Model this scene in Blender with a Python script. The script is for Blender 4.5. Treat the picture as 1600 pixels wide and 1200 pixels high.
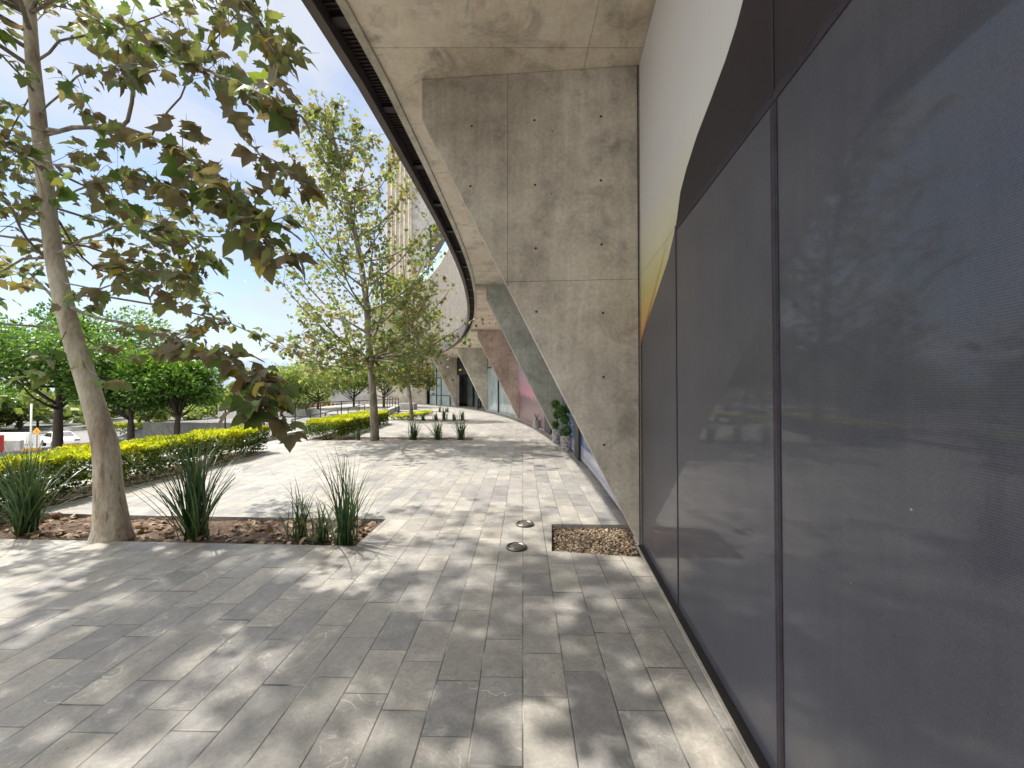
import bpy, bmesh, math, random
import numpy as np
from mathutils import Vector, Matrix
R = math.radians
for o in list(bpy.data.objects): bpy.data.objects.remove(o)
S = bpy.context.scene
C = S.collection
# ---------------------------------------------------------------- camera, sky, sun, exposure
F = 640.0                                   # focal length in photo pixels (photo 1600 x 1200)
H = 1.5
PITCH = math.atan(11.0 / F)
cd = bpy.data.cameras.new('camera'); cam = bpy.data.objects.new('camera', cd); C.objects.link(cam)
cd.sensor_width = 36; cd.lens = 36 * F / 1600; cd.clip_start = 0.05; cd.clip_end = 8000
cam.location = (0, 0, H); cam.rotation_euler = (R(90) + PITCH, 0, 0)
S.camera = cam
S.view_settings.view_transform = 'Standard'; S.view_settings.look = 'None'
S.view_settings.exposure = 1.93; S.view_settings.gamma = 1
SUN = Vector((-2.75, 1.15, 4.73)).normalized()
el = math.asin(SUN.z); az = math.atan2(SUN.x, SUN.y)
w = bpy.data.worlds.new('World'); S.world = w; w.use_nodes = True
nt = w.node_tree; bg = nt.nodes['Background']
sky = nt.nodes.new('ShaderNodeTexSky'); sky.sky_type = 'NISHITA'; sky.sun_disc = False
sky.sun_elevation = el; sky.sun_rotation = az; sky.dust_density = .7; sky.ozone_density = 2.0; sky.air_density = 1.0
tc = nt.nodes.new('ShaderNodeTexCoord'); mp = nt.nodes.new('ShaderNodeMapping'); mp.inputs['Scale'].default_value = (1, 1, 2.6)
nz = nt.nodes.new('ShaderNodeTexNoise'); nz.inputs['Scale'].default_value = 2.3; nz.inputs['Detail'].default_value = 7; nz.inputs['Roughness'].default_value = .55
nz.inputs['Distortion'].default_value = .5
rp = nt.nodes.new('ShaderNodeValToRGB'); rp.color_ramp.elements[0].position = .40; rp.color_ramp.elements[1].position = .58
rp.color_ramp.elements[0].color = (.18, .18, .18, 1); rp.color_ramp.elements[1].color = (.85, .85, .85, 1)
mxs = nt.nodes.new('ShaderNodeMixRGB'); mxs.inputs[2].default_value = (4.3, 4.5, 4.9, 1)
nt.links.new(tc.outputs['Generated'], mp.inputs[0]); nt.links.new(mp.outputs[0], nz.inputs['Vector'])
nt.links.new(nz.outputs['Fac'], rp.inputs[0]); nt.links.new(rp.outputs[0], mxs.inputs[0])
nt.links.new(sky.outputs[0], mxs.inputs[1]); bg.inputs[1].default_value = 0.05
# added fill light: sky glow round the sun, raised to lift the shade
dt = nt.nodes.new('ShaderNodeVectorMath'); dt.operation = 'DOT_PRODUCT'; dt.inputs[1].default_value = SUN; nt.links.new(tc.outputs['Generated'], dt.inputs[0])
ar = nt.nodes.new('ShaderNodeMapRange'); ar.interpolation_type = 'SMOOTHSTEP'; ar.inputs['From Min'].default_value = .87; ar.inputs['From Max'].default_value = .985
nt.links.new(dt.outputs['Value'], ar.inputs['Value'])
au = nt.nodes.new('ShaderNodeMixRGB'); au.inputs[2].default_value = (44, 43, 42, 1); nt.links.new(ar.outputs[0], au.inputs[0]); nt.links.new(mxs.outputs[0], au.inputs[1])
# added fill light: unseen sky behind the camera brightened for the shaded fins
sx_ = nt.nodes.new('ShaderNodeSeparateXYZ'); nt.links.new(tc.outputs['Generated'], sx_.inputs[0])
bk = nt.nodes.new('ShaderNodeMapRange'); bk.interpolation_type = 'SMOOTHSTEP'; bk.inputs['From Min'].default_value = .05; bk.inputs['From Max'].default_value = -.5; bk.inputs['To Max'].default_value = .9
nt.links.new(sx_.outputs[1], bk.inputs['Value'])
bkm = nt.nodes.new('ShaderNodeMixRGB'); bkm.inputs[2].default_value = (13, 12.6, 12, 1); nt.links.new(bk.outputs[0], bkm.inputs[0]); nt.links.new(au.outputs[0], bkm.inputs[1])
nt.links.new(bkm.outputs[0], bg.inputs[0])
sd = bpy.data.lights.new('sun', 'SUN'); sd.energy = 2.0; sd.angle = R(.9); sd.color = (1, .93, .82)
so = bpy.data.objects.new('sun', sd); C.objects.link(so); so.rotation_euler = SUN.to_track_quat('Z', 'Y').to_euler()
S.cycles.max_bounces = 9; S.cycles.diffuse_bounces = 6; S.cycles.transparent_max_bounces = 8

# ---------------------------------------------------------------- helpers
rng = np.random.default_rng(7); rnd = random.Random(11)
def ray(px, py):
    x = (px - 800) / F; y = (600 - py) / F
    c, s = math.cos(PITCH), math.sin(PITCH)
    return Vector((x, c - y * s, y * c + s))
def gp(px, py, z=0.0):                       # where the sight line meets the level z
    d = ray(px, py); t = (z - H) / d.z; return Vector((d.x * t, d.y * t, z))
def at(px, py, Y):
    d = ray(px, py); t = Y / d.y; return Vector((d.x * t, Y, H + d.z * t))
def sm(x, a, b):
    t = min(1, max(0, (x - a) / (b - a))); return t * t * (3 - 2 * t)
def terrain(X, Y):
    d = max(0, -7.3 - X); zA = max(-.1 - .075 * min(d, 16) - .13 * max(0, d - 16), -4.2)
    zB = max(-.3 - .028 * max(0, Y - 24), -2.6)
    return zA + (zB - zA) * sm(X, -23, -20) * sm(Y, 22.7, 23.3)
def hit(px, py):
    d = ray(px, py); t = 8.0
    while t < 400:
        p = Vector((0, 0, H)) + d * t
        if p.z < terrain(p.x, p.y): return p
        t += .1
    return p
def tag(o, label=None, cat=None, group=None, kind=None):
    if label: o['label'] = label
    if cat: o['category'] = cat
    if group: o['group'] = group
    if kind: o['kind'] = kind
    return o
def empty(name, loc=(0, 0, 0), rz=0, **k):
    o = bpy.data.objects.new(name, None); C.objects.link(o); o.location = loc; o.rotation_euler = (0, 0, rz)
    o.empty_display_size = .1
    return tag(o, **k)
def mobj(name, V, Fc, mat, parent=None, smooth=False, attr=None, loc=None, rz=0):
    me = bpy.data.meshes.new(name); me.from_pydata([tuple(v) for v in V], [], Fc); me.update()
    if mat: me.materials.append(mat)
    if smooth: me.polygons.foreach_set('use_smooth', [True] * len(me.polygons))
    if attr is not None:
        a = me.attributes.new('tint', 'FLOAT', 'POINT'); a.data.foreach_set('value', np.asarray(attr, dtype=np.float32))
    o = bpy.data.objects.new(name, me); C.objects.link(o)
    if parent: o.parent = parent
    if loc is not None: o.location = loc
    o.rotation_euler = (0, 0, rz)
    return o
def copy_tree(o, parent=None):
    c = o.copy(); C.objects.link(c); c.parent = parent
    for ch in list(o.children): copy_tree(ch, c)
    return c
class MB:
    def __init__(s): s.V = []; s.F = []
    def box(s, x0, x1, y0, y1, z0, z1):
        b = len(s.V); s.V += [(x0,y0,z0),(x1,y0,z0),(x1,y1,z0),(x0,y1,z0),(x0,y0,z1),(x1,y0,z1),(x1,y1,z1),(x0,y1,z1)]
        s.F += [tuple(b+i for i in f) for f in ((0,3,2,1),(4,5,6,7),(0,1,5,4),(1,2,6,5),(2,3,7,6),(3,0,4,7))]; return s
    def obox(s, p, q, wd, z0, z1):            # upright box from p to q (xy), width wd
        p = Vector(p[:2]); q = Vector(q[:2]); d = (q - p).normalized(); n = Vector((-d.y, d.x)) * wd / 2
        b = len(s.V)
        for z in (z0, z1):
            for c in (p - n, q - n, q + n, p + n): s.V.append((c.x, c.y, z))
        s.F += [tuple(b+i for i in f) for f in ((0,3,2,1),(4,5,6,7),(0,1,5,4),(1,2,6,5),(2,3,7,6),(3,0,4,7))]; return s
    def tube(s, pts, rad, n=8, cap=True):
        pts = [Vector(p) for p in pts]
        if not hasattr(rad, '__len__'): rad = [rad] * len(pts)
        b = len(s.V); prev = None
        for i, p in enumerate(pts):
            d = (pts[min(i+1, len(pts)-1)] - pts[max(i-1, 0)]).normalized()
            if prev is None:
                a = Vector((1, 0, 0)) if abs(d.x) < .8 else Vector((0, 1, 0)); u = d.cross(a).normalized()
            else: u = (prev - d * prev.dot(d)).normalized()
            prev = u; v = d.cross(u)
            for k in range(n):
                t = 2 * math.pi * k / n; q = p + (u * math.cos(t) + v * math.sin(t)) * rad[i]; s.V.append(tuple(q))
        for i in range(len(pts) - 1):
            for k in range(n):
                k2 = (k + 1) % n; s.F.append((b+i*n+k, b+i*n+k2, b+(i+1)*n+k2, b+(i+1)*n+k))
        if cap:
            s.F.append(tuple(b + k for k in range(n))[::-1]); s.F.append(tuple(b + (len(pts)-1)*n + k for k in range(n)))
        return s
    def lathe(s, prof, c=(0, 0, 0), n=20):
        b = len(s.V)
        for r, z in prof:
            for k in range(n):
                t = 2 * math.pi * k / n; s.V.append((c[0] + r * math.cos(t), c[1] + r * math.sin(t), c[2] + z))
        for i in range(len(prof) - 1):
            for k in range(n):
                k2 = (k + 1) % n; s.F.append((b+i*n+k, b+i*n+k2, b+(i+1)*n+k2, b+(i+1)*n+k))
        s.F.append(tuple(b + k for k in range(n))[::-1]); s.F.append(tuple(b + (len(prof)-1)*n + k for k in range(n)))
        return s
    def build(s, name, mat, parent=None, **k): return mobj(name, s.V, s.F, mat, parent, **k)

# ---------------------------------------------------------------- materials
def newmat(name):
    m = bpy.data.materials.new(name); m.use_nodes = True; t = m.node_tree; b = t.nodes['Principled BSDF']; return m, t, b
def N(t, kind, **k):
    n = t.nodes.new('ShaderNode' + kind)
    for a, v in k.items():
        if a in n.inputs: n.inputs[a].default_value = v
        else: setattr(n, a, v)
    return n
def math_(t, op, a, b=None, c=None):
    n = t.nodes.new('ShaderNodeMath'); n.operation = op
    for i, x in enumerate((a, b, c)):
        if x is None: continue
        if isinstance(x, (int, float)): n.inputs[i].default_value = x
        else: t.links.new(x, n.inputs[i])
    return n.outputs[0]
def ramp(t, fac, stops):
    n = t.nodes.new('ShaderNodeValToRGB'); e = n.color_ramp.elements
    while len(e) < len(stops): e.new(.5)
    for i, (p, c) in enumerate(stops): e[i].position = p; e[i].color = (*c, 1) if len(c) == 3 else c
    t.links.new(fac, n.inputs[0]); return n.outputs[0]
def mix(t, fac, a, b, mode='MIX'):
    n = t.nodes.new('ShaderNodeMixRGB'); n.blend_type = mode
    for i, x in enumerate((fac, a, b)):
        if isinstance(x, (int, float)): n.inputs[i].default_value = x
        elif isinstance(x, tuple): n.inputs[i].default_value = (*x, 1)
        else: t.links.new(x, n.inputs[i])
    return n.outputs[0]
def plain(name, col, rough=.6, metal=0, var=.12, scale=8, spec=.4, bump=0):
    m, t, b = newmat(name)
    tc = N(t, 'TexCoord'); nz = N(t, 'TexNoise', Scale=scale, Detail=5.0); t.links.new(tc.outputs['Object'], nz.inputs['Vector'])
    lo = tuple(c * (1 - var) for c in col); hi = tuple(min(1, c * (1 + var)) for c in col)
    t.links.new(ramp(t, nz.outputs['Fac'], [(.3, lo), (.7, hi)]), b.inputs['Base Color'])
    b.inputs['Roughness'].default_value = rough; b.inputs['Metallic'].default_value = metal; b.inputs['Specular IOR Level'].default_value = spec
    if bump:
        bp = N(t, 'Bump', Strength=bump, Distance=.01); t.links.new(nz.outputs['Fac'], bp.inputs['Height']); t.links.new(bp.outputs[0], b.inputs['Normal'])
    return m
def lines(t, coord, vals, wd):
    out = None
    for v in vals:
        d = math_(t, 'ABSOLUTE', math_(t, 'SUBTRACT', coord, v)); l = math_(t, 'LESS_THAN', d, wd)
        out = l if out is None else math_(t, 'MAXIMUM', out, l)
    return out
def concrete(name, a, b_, c, vx=(), hz=(), vy=(), stain=1.0, rough=.75, brd=None):
    m, t, bs = newmat(name)
    tc = N(t, 'TexCoord'); oi = N(t, 'ObjectInfo'); co = tc.outputs['Object']
    add = N(t, 'VectorMath', operation='ADD'); cb = N(t, 'CombineXYZ')
    for i in range(3): t.links.new(math_(t, 'MULTIPLY', oi.outputs['Random'], 17.0), cb.inputs[i])
    t.links.new(co, add.inputs[0]); t.links.new(cb.outputs[0], add.inputs[1]); v = add.outputs[0]
    big = N(t, 'TexNoise', Scale=.9, Detail=8.0, Roughness=.62); t.links.new(v, big.inputs['Vector'])
    fine = N(t, 'TexNoise', Scale=26.0, Detail=6.0, Roughness=.7); t.links.new(v, fine.inputs['Vector'])
    mps = N(t, 'Mapping'); mps.inputs['Scale'].default_value = (7, 7, .55); t.links.new(v, mps.inputs[0])
    st = N(t, 'TexNoise', Scale=1.6, Detail=6.0, Roughness=.6); t.links.new(mps.outputs[0], st.inputs['Vector'])
    base = ramp(t, big.outputs['Fac'], [(.28, a), (.5, b_), (.72, c)])
    base = mix(t, .16, base, ramp(t, st.outputs['Fac'], [(.33, (.22, .22, .22)), (.67, (.80, .80, .80))]), 'OVERLAY')
    mid_ = N(t, 'TexNoise', Scale=4.2, Detail=9.0, Roughness=.72); t.links.new(v, mid_.inputs['Vector'])
    base = mix(t, .42, base, ramp(t, mid_.outputs['Fac'], [(.3, (.28, .28, .28)), (.7, (.74, .74, .74))]), 'OVERLAY')
    base = mix(t, .30, base, ramp(t, fine.outputs['Fac'], [(.3, (.25, .25, .25)), (.7, (.78, .78, .78))]), 'OVERLAY')
    s2 = N(t, 'TexNoise', Scale=2.3, Detail=7.0, Roughness=.7, Distortion=.6); t.links.new(v, s2.inputs['Vector'])
    base = mix(t, math_(t, 'MULTIPLY', ramp(t, s2.outputs['Fac'], [(.53, (0, 0, 0)), (.70, (.62, .62, .62))]), stain), base, tuple(x * .38 for x in b_))
    # air bubbles
    vo = N(t, 'TexVoronoi', Scale=13.0); t.links.new(v, vo.inputs['Vector'])
    pit = math_(t, 'LESS_THAN', vo.outputs['Distance'], .055)
    base = mix(t, math_(t, 'MULTIPLY', pit, .55), base, tuple(x * .25 for x in b_))
    sep = N(t, 'SeparateXYZ'); t.links.new(co, sep.inputs[0]); ln = None
    for vals, i in ((vx, 0), (vy, 1), (hz, 2)):
        if vals:
            wob = math_(t, 'MULTIPLY', math_(t, 'SUBTRACT', fine.outputs['Fac'], .5), .008)
            l = lines(t, math_(t, 'ADD', sep.outputs[i], wob), vals, .0035); ln = l if ln is None else math_(t, 'MAXIMUM', ln, l)
    hgt = fine.outputs['Fac']
    if ln is not None:
        base = mix(t, math_(t, 'MULTIPLY', ln, math_(t, 'ADD', s2.outputs['Fac'], .15)), base, tuple(x * .22 for x in b_))
        hgt = math_(t, 'SUBTRACT', hgt, ln)
    t.links.new(base, bs.inputs['Base Color'])
    bs.inputs['Roughness'].default_value = rough; bs.inputs['Specular IOR Level'].default_value = .3
    bp = N(t, 'Bump', Strength=.35, Distance=.006); t.links.new(hgt, bp.inputs['Height']); t.links.new(bp.outputs[0], bs.inputs['Normal'])
    return m
CA, CB_, CC = (.29, .26, .215), (.46, .42, .36), (.60, .56, .49)
M = {}
M['fin'] = concrete('fin concrete', CA, CB_, CC, vx=(.0, 1.31), hz=(2.60,))
M['soffit'] = concrete('soffit concrete', (.50, .43, .33), (.72, .63, .51), (.82, .74, .62), vy=tuple(np.arange(-7.2, 42, 1.1)), vx=(.72, -4.6), stain=1.2)
M['conc'] = concrete('wall concrete', CA, CB_, CC, hz=(2.6, 7.8, 10.4, 13, 15.6, 18.2, 20.8, 23.4))
M['low'] = concrete('low wall concrete', (.24, .24, .23), (.33, .33, .32), (.42, .41, .40), stain=.6)
M['lip'] = concrete('edge concrete', (.42, .38, .30), (.52, .48, .40), (.6, .56, .48), stain=.5)
M['steel'] = plain('brown steel', (.045, .033, .032), .5, .3, spec=.4)
M['steel_edge'] = plain('brown steel edge', (.105, .085, .08), .5, .2)
M['black'] = plain('black paint', (.02, .02, .022), .45)
M['rim'] = plain('uplight metal', (.16, .15, .14), .35, .8, scale=30, var=.3)
M['lens'] = plain('dusty lens', (.11, .10, .085), .3, 0, scale=20, var=.3)
M['white'] = plain('white paint', (.75, .75, .74), .5)
M['red'] = plain('red paint', (.45, .03, .03), .4)
M['orange'] = plain('orange plastic', (.75, .2, .04), .5)
M['yellow'] = plain('yellow paint', (.75, .45, .05), .5)
M['sill'] = plain('aluminium sill', (.42, .39, .34), .5, .1, scale=25)
M['dark_in'] = plain('dark interior', (.03, .028, .028), .8)
M['hose'] = plain('black hose', (.02, .02, .02), .5)
M['tie'] = plain('tie hole', (.065, .058, .05), .95)

def paving():
    m, t, b = newmat('stone pavers')
    tc = N(t, 'TexCoord'); rot = N(t, 'Mapping'); rot.inputs['Rotation'].default_value = (0, 0, R(1.5)); t.links.new(tc.outputs['Object'], rot.inputs[0])
    sep = N(t, 'SeparateXYZ'); t.links.new(rot.outputs[0], sep.inputs[0])
    W, L = .222, .47
    xs = math_(t, 'DIVIDE', sep.outputs[0], W); i = math_(t, 'FLOOR', xs)
    wn = N(t, 'TexWhiteNoise', noise_dimensions='1D'); t.links.new(i, wn.inputs['W'])
    ys = math_(t, 'DIVIDE', sep.outputs[1], L)
    # every course has its own offset and slightly varying lengths
    ys = math_(t, 'ADD', ys, math_(t, 'MULTIPLY', wn.outputs['Value'], 3.0))
    ys = math_(t, 'ADD', ys, math_(t, 'MULTIPLY', math_(t, 'SINE', math_(t, 'ADD', math_(t, 'MULTIPLY', ys, 2.3), math_(t, 'MULTIPLY', wn.outputs['Value'], 40.0))), .22))
    j = math_(t, 'FLOOR', ys)
    cb = N(t, 'CombineXYZ'); t.links.new(i, cb.inputs[0]); t.links.new(j, cb.inputs[1])
    w2 = N(t, 'TexWhiteNoise', noise_dimensions='3D'); t.links.new(cb.outputs[0], w2.inputs['Vector'])
    fx = math_(t, 'FRACT', xs); fy = math_(t, 'FRACT', ys)
    ex = math_(t, 'MULTIPLY', math_(t, 'MINIMUM', fx, math_(t, 'SUBTRACT', 1.0, fx)), W)
    ey = math_(t, 'MULTIPLY', math_(t, 'MINIMUM', fy, math_(t, 'SUBTRACT', 1.0, fy)), L)
    e = math_(t, 'MINIMUM', ex, ey)
    # local coordinates shifted per slab so each has its own grain
    sh = N(t, 'VectorMath', operation='MULTIPLY_ADD'); t.links.new(w2.outputs['Color'], sh.inputs[0]); sh.inputs[1].default_value = (9, 9, 9); t.links.new(rot.outputs[0], sh.inputs[2])
    n1 = N(t, 'TexNoise', Scale=3.2, Detail=9.0, Roughness=.68, Distortion=.4); t.links.new(sh.outputs[0], n1.inputs['Vector'])
    n2 = N(t, 'TexNoise', Scale=60.0, Detail=5.0, Roughness=.7); t.links.new(sh.outputs[0], n2.inputs['Vector'])
    n3 = N(t, 'TexNoise', Scale=.35, Detail=4.0); t.links.new(tc.outputs['Object'], n3.inputs['Vector'])
    col = ramp(t, w2.outputs['Value'], [(0, (.195, .194, .196)), (.2, (.230, .228, .226)), (.45, (.256, .247, .230)), (.62, (.250, .249, .245)), (.8, (.272, .262, .242)), (1, (.300, .289, .268))])
    col = mix(t, .55, col, ramp(t, n1.outputs['Fac'], [(.3, (.3, .3, .31)), (.7, (.72, .71, .68))]), 'OVERLAY')
    col = mix(t, .30, col, ramp(t, n2.outputs['Fac'], [(.3, (.3, .3, .3)), (.7, (.75, .75, .75))]), 'OVERLAY')
    col = mix(t, .35, col, ramp(t, n3.outputs['Fac'], [(.35, (.40, .40, .41)), (.65, (.62, .60, .57))]), 'OVERLAY')
    # pale scratches and calcite veins
    wv = N(t, 'TexNoise', Scale=1.7, Detail=3.0, Distortion=1.5); t.links.new(sh.outputs[0], wv.inputs['Vector'])
    vein = math_(t, 'LESS_THAN', math_(t, 'ABSOLUTE', math_(t, 'SUBTRACT', wv.outputs['Fac'], .5)), .0045)
    wv2 = N(t, 'TexNoise', Scale=5.5, Detail=6.0, Distortion=2.2); t.links.new(sh.outputs[0], wv2.inputs['Vector'])
    v2 = math_(t, 'LESS_THAN', math_(t, 'ABSOLUTE', math_(t, 'SUBTRACT', wv2.outputs['Fac'], .56)), .004)
    vein = math_(t, 'MAXIMUM', vein, v2)
    few = math_(t, 'GREATER_THAN', math_(t, 'FRACT', math_(t, 'MULTIPLY', w2.outputs['Value'], 7.3)), .5)
    vein = math_(t, 'MULTIPLY', vein, math_(t, 'MULTIPLY', few, ramp(t, n1.outputs['Fac'], [(.45, (0, 0, 0)), (.6, (1, 1, 1))])))
    col = mix(t, math_(t, 'MULTIPLY', vein, .75), col, (.52, .50, .46))
    n4 = N(t, 'TexNoise', Scale=14.0, Detail=8.0, Roughness=.7, Distortion=1.2); t.links.new(sh.outputs[0], n4.inputs['Vector'])
    col = mix(t, .38, col, ramp(t, n4.outputs['Fac'], [(.32, (.3, .3, .3)), (.68, (.72, .71, .69))]), 'OVERLAY')
    # scattered spots
    vo = N(t, 'TexVoronoi', Scale=5.0); t.links.new(tc.outputs['Object'], vo.inputs['Vector'])
    spot = math_(t, 'LESS_THAN', vo.outputs['Distance'], .035); col = mix(t, math_(t, 'MULTIPLY', spot, .5), col, (.08, .07, .06))
    jn = N(t, 'TexNoise', Scale=4.0, Detail=3.0); t.links.new(tc.outputs['Object'], jn.inputs['Vector'])
    jw = math_(t, 'MULTIPLY', math_(t, 'ADD', jn.outputs['Fac'], .35), .0040)
    joint = math_(t, 'LESS_THAN', e, jw)
    jc = mix(t, ramp(t, jn.outputs['Fac'], [(.5, (0, 0, 0)), (.66, (1, 1, 1))]), (.085, .08, .072), (.30, .285, .26))
    col = mix(t, joint, col, jc)
    t.links.new(col, b.inputs['Base Color'])
    t.links.new(ramp(t, n1.outputs['Fac'], [(.3, (.42, .42, .42)), (.7, (.68, .68, .68))]), b.inputs['Roughness'])
    b.inputs['Specular IOR Level'].default_value = .4
    hgt = math_(t, 'ADD', math_(t, 'MULTIPLY', n2.outputs['Fac'], .25), math_(t, 'MINIMUM', math_(t, 'DIVIDE', e, .006), 1.0))
    hgt = math_(t, 'ADD', hgt, math_(t, 'MULTIPLY', n1.outputs['Fac'], .5))
    bp = N(t, 'Bump', Strength=.45, Distance=.004); t.links.new(hgt, bp.inputs['Height']); t.links.new(bp.outputs[0], b.inputs['Normal'])
    return m
M['pave'] = paving()
M['asphalt'] = plain('pale asphalt', (.155, .155, .155), .9, scale=1.2, var=.25)
M['soil'] = plain('soil', (.085, .055, .038), .95, scale=30, var=.5, bump=.8)
M['hill'] = plain('far hill', (.16, .21, .27), .95, scale=.01, var=.25)  # blue haze of distance is put into the hill colour
def brickface():
    m, t, b = newmat('grey brick cladding')
    tc = N(t, 'TexCoord'); uv = N(t, 'UVMap'); br = N(t, 'TexBrick'); br.inputs['Scale'].default_value = 1.0
    br.inputs['Brick Width'].default_value = .42; br.inputs['Row Height'].default_value = .12; br.inputs['Mortar Size'].default_value = .012
    br.inputs['Color1'].default_value = (.19, .17, .142, 1); br.inputs['Color2'].default_value = (.13, .118, .098, 1); br.inputs['Mortar'].default_value = (.10, .09, .08, 1)
    t.links.new(uv.outputs[0], br.inputs['Vector'])
    nz = N(t, 'TexNoise', Scale=.8, Detail=8.0, Roughness=.7); t.links.new(uv.outputs[0], nz.inputs['Vector'])
    c = mix(t, .5, br.outputs['Color'], ramp(t, nz.outputs['Fac'], [(.3, (.33, .33, .33)), (.7, (.66, .66, .66))]), 'OVERLAY')
    t.links.new(c, b.inputs['Base Color']); b.inputs['Roughness'].default_value = .85
    bp = N(t, 'Bump', Strength=.8, Distance=.03); t.links.new(math_(t, 'ADD', math_(t, 'MULTIPLY', br.outputs['Fac'], -1.0), nz.outputs['Fac']), bp.inputs['Height']); t.links.new(bp.outputs[0], b.inputs['Normal'])
    return m
M['brick'] = brickface()
def glassy(name, col, rough=.04, var=.25, scale=1.0, spec=.6):
    m = plain(name, col, rough, 0, var=var, scale=scale, spec=spec); return m
M['glass'] = glassy('glass', (.09, .12, .12)); M['glass_pale'] = glassy('pale glass', (.34, .43, .45), .06); M['glass_blue'] = glassy('blue parapet glass', (.35, .55, .68), .05)
M['glass_dark'] = glassy('dark glass', (.018, .02, .022), .03)

def foliage(name, stops, rough=.5, trans=.35, under=None):
    m, t, b = newmat(name)
    a = N(t, 'Attribute', attribute_name='tint'); col = ramp(t, a.outputs['Fac'], stops)
    if under:
        ge = N(t, 'NewGeometry'); col = mix(t, math_(t, 'MULTIPLY', ge.outputs['Backfacing'], .4), col, under)
    t.links.new(col, b.inputs['Base Color']); b.inputs['Roughness'].default_value = rough; b.inputs['Specular IOR Level'].default_value = .35
    tr = N(t, 'BsdfTranslucent'); t.links.new(mix(t, 1.0, col, (1.5, 1.45, .7), 'MULTIPLY'), tr.inputs[0])
    mx = N(t, 'MixShader'); mx.inputs[0].default_value = trans
    t.links.new(b.outputs[0], mx.inputs[1]); t.links.new(tr.outputs[0], mx.inputs[2])
    t.links.new(mx.outputs[0], t.nodes['Material Output'].inputs['Surface']); return m
M['syc'] = foliage('plane tree leaf', [(0, (.12, .092, .06)), (.22, (.16, .125, .085)), (.34, (.10, .12, .05)), (.55, (.065, .125, .035)), (.8, (.13, .22, .055)), (.93, (.26, .27, .05)), (1, (.45, .32, .05))], trans=.42, under=(.22, .21, .165))
M['syc2'] = foliage('far plane tree leaf', [(0, (.16, .11, .05)), (.2, (.2, .14, .07)), (.35, (.11, .16, .05)), (.6, (.095, .18, .045)), (.85, (.17, .27, .07)), (.95, (.3, .28, .06)), (1, (.4, .27, .05))], trans=.42, under=(.26, .26, .15))
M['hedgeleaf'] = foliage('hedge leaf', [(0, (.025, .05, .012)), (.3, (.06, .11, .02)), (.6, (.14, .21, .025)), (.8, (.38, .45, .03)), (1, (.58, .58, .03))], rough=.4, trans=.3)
M['ficus'] = foliage('dark tree leaf', [(0, (.035, .08, .02)), (.5, (.085, .18, .035)), (1, (.20, .34, .07))], rough=.4, trans=.35)
M['mesq'] = foliage('feathery leaf', [(0, (.10, .13, .05)), (.5, (.17, .23, .07)), (1, (.28, .34, .10))], trans=.4)
M['blade'] = foliage('iris blade', [(0, (.02, .045, .02)), (.5, (.05, .11, .045)), (.85, (.11, .17, .06)), (1, (.30, .25, .12))], rough=.3, trans=.12)
M['litter'] = foliage('dry leaf', [(0, (.10, .06, .035)), (.5, (.20, .13, .08)), (1, (.38, .30, .22))], rough=.8, trans=.1)
M['pebble'] = foliage('pebble', [(0, (.12, .08, .05)), (.5, (.26, .19, .13)), (1, (.48, .40, .31))], rough=.9, trans=0)
def bark(name, stops, sc=3.0):
    m, t, b = newmat(name); tc = N(t, 'TexCoord'); mp = N(t, 'Mapping'); mp.inputs['Scale'].default_value = (1, 1, .35); t.links.new(tc.outputs['Object'], mp.inputs[0])
    n = N(t, 'TexNoise', Scale=sc, Detail=9.0, Roughness=.6, Distortion=.8); t.links.new(mp.outputs[0], n.inputs['Vector'])
    n2 = N(t, 'TexNoise', Scale=sc * 14, Detail=5.0); t.links.new(mp.outputs[0], n2.inputs['Vector'])
    c = mix(t, .35, ramp(t, n.outputs['Fac'], stops), ramp(t, n2.outputs['Fac'], [(.3, (.25, .25, .25)), (.7, (.75, .75, .75))]), 'OVERLAY')
    mf = N(t, 'Mapping'); mf.inputs['Scale'].default_value = (1, 1, .12); t.links.new(tc.outputs['Object'], mf.inputs[0])
    fz = N(t, 'TexNoise', Scale=sc * 9, Detail=6.0, Roughness=.65, Distortion=.6); t.links.new(mf.outputs[0], fz.inputs['Vector'])
    sz_ = N(t, 'SeparateXYZ'); t.links.new(tc.outputs['Object'], sz_.inputs[0])
    fis = math_(t, 'MULTIPLY', ramp(t, fz.outputs['Fac'], [(.34, (1, 1, 1)), (.44, (0, 0, 0))]), ramp(t, math_(t, 'MULTIPLY', sz_.outputs[2], .4), [(.1, (.9, .9, .9)), (.6, (.25, .25, .25))]))
    c = mix(t, fis, c, (.10, .08, .06))
    t.links.new(c, b.inputs['Base Color']); b.inputs['Roughness'].default_value = .8
    bp = N(t, 'Bump', Strength=.7, Distance=.012); t.links.new(math_(t, 'ADD', n.outputs['Fac'], math_(t, 'MULTIPLY', n2.outputs['Fac'], .5)), bp.inputs['Height']); t.links.new(bp.outputs[0], b.inputs['Normal'])
    return m
M['bark'] = bark('plane bark', [(.33, (.24, .19, .14)), (.45, (.38, .33, .26)), (.55, (.47, .43, .35)), (.66, (.56, .53, .45))])
M['bark_rough'] = bark('rough bark', [(.35, (.10, .085, .065)), (.5, (.20, .175, .14)), (.65, (.36, .32, .26))], 6)
M['bark_dark'] = bark('dark bark', [(.35, (.04, .03, .025)), (.65, (.09, .07, .055))], 5)

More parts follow.
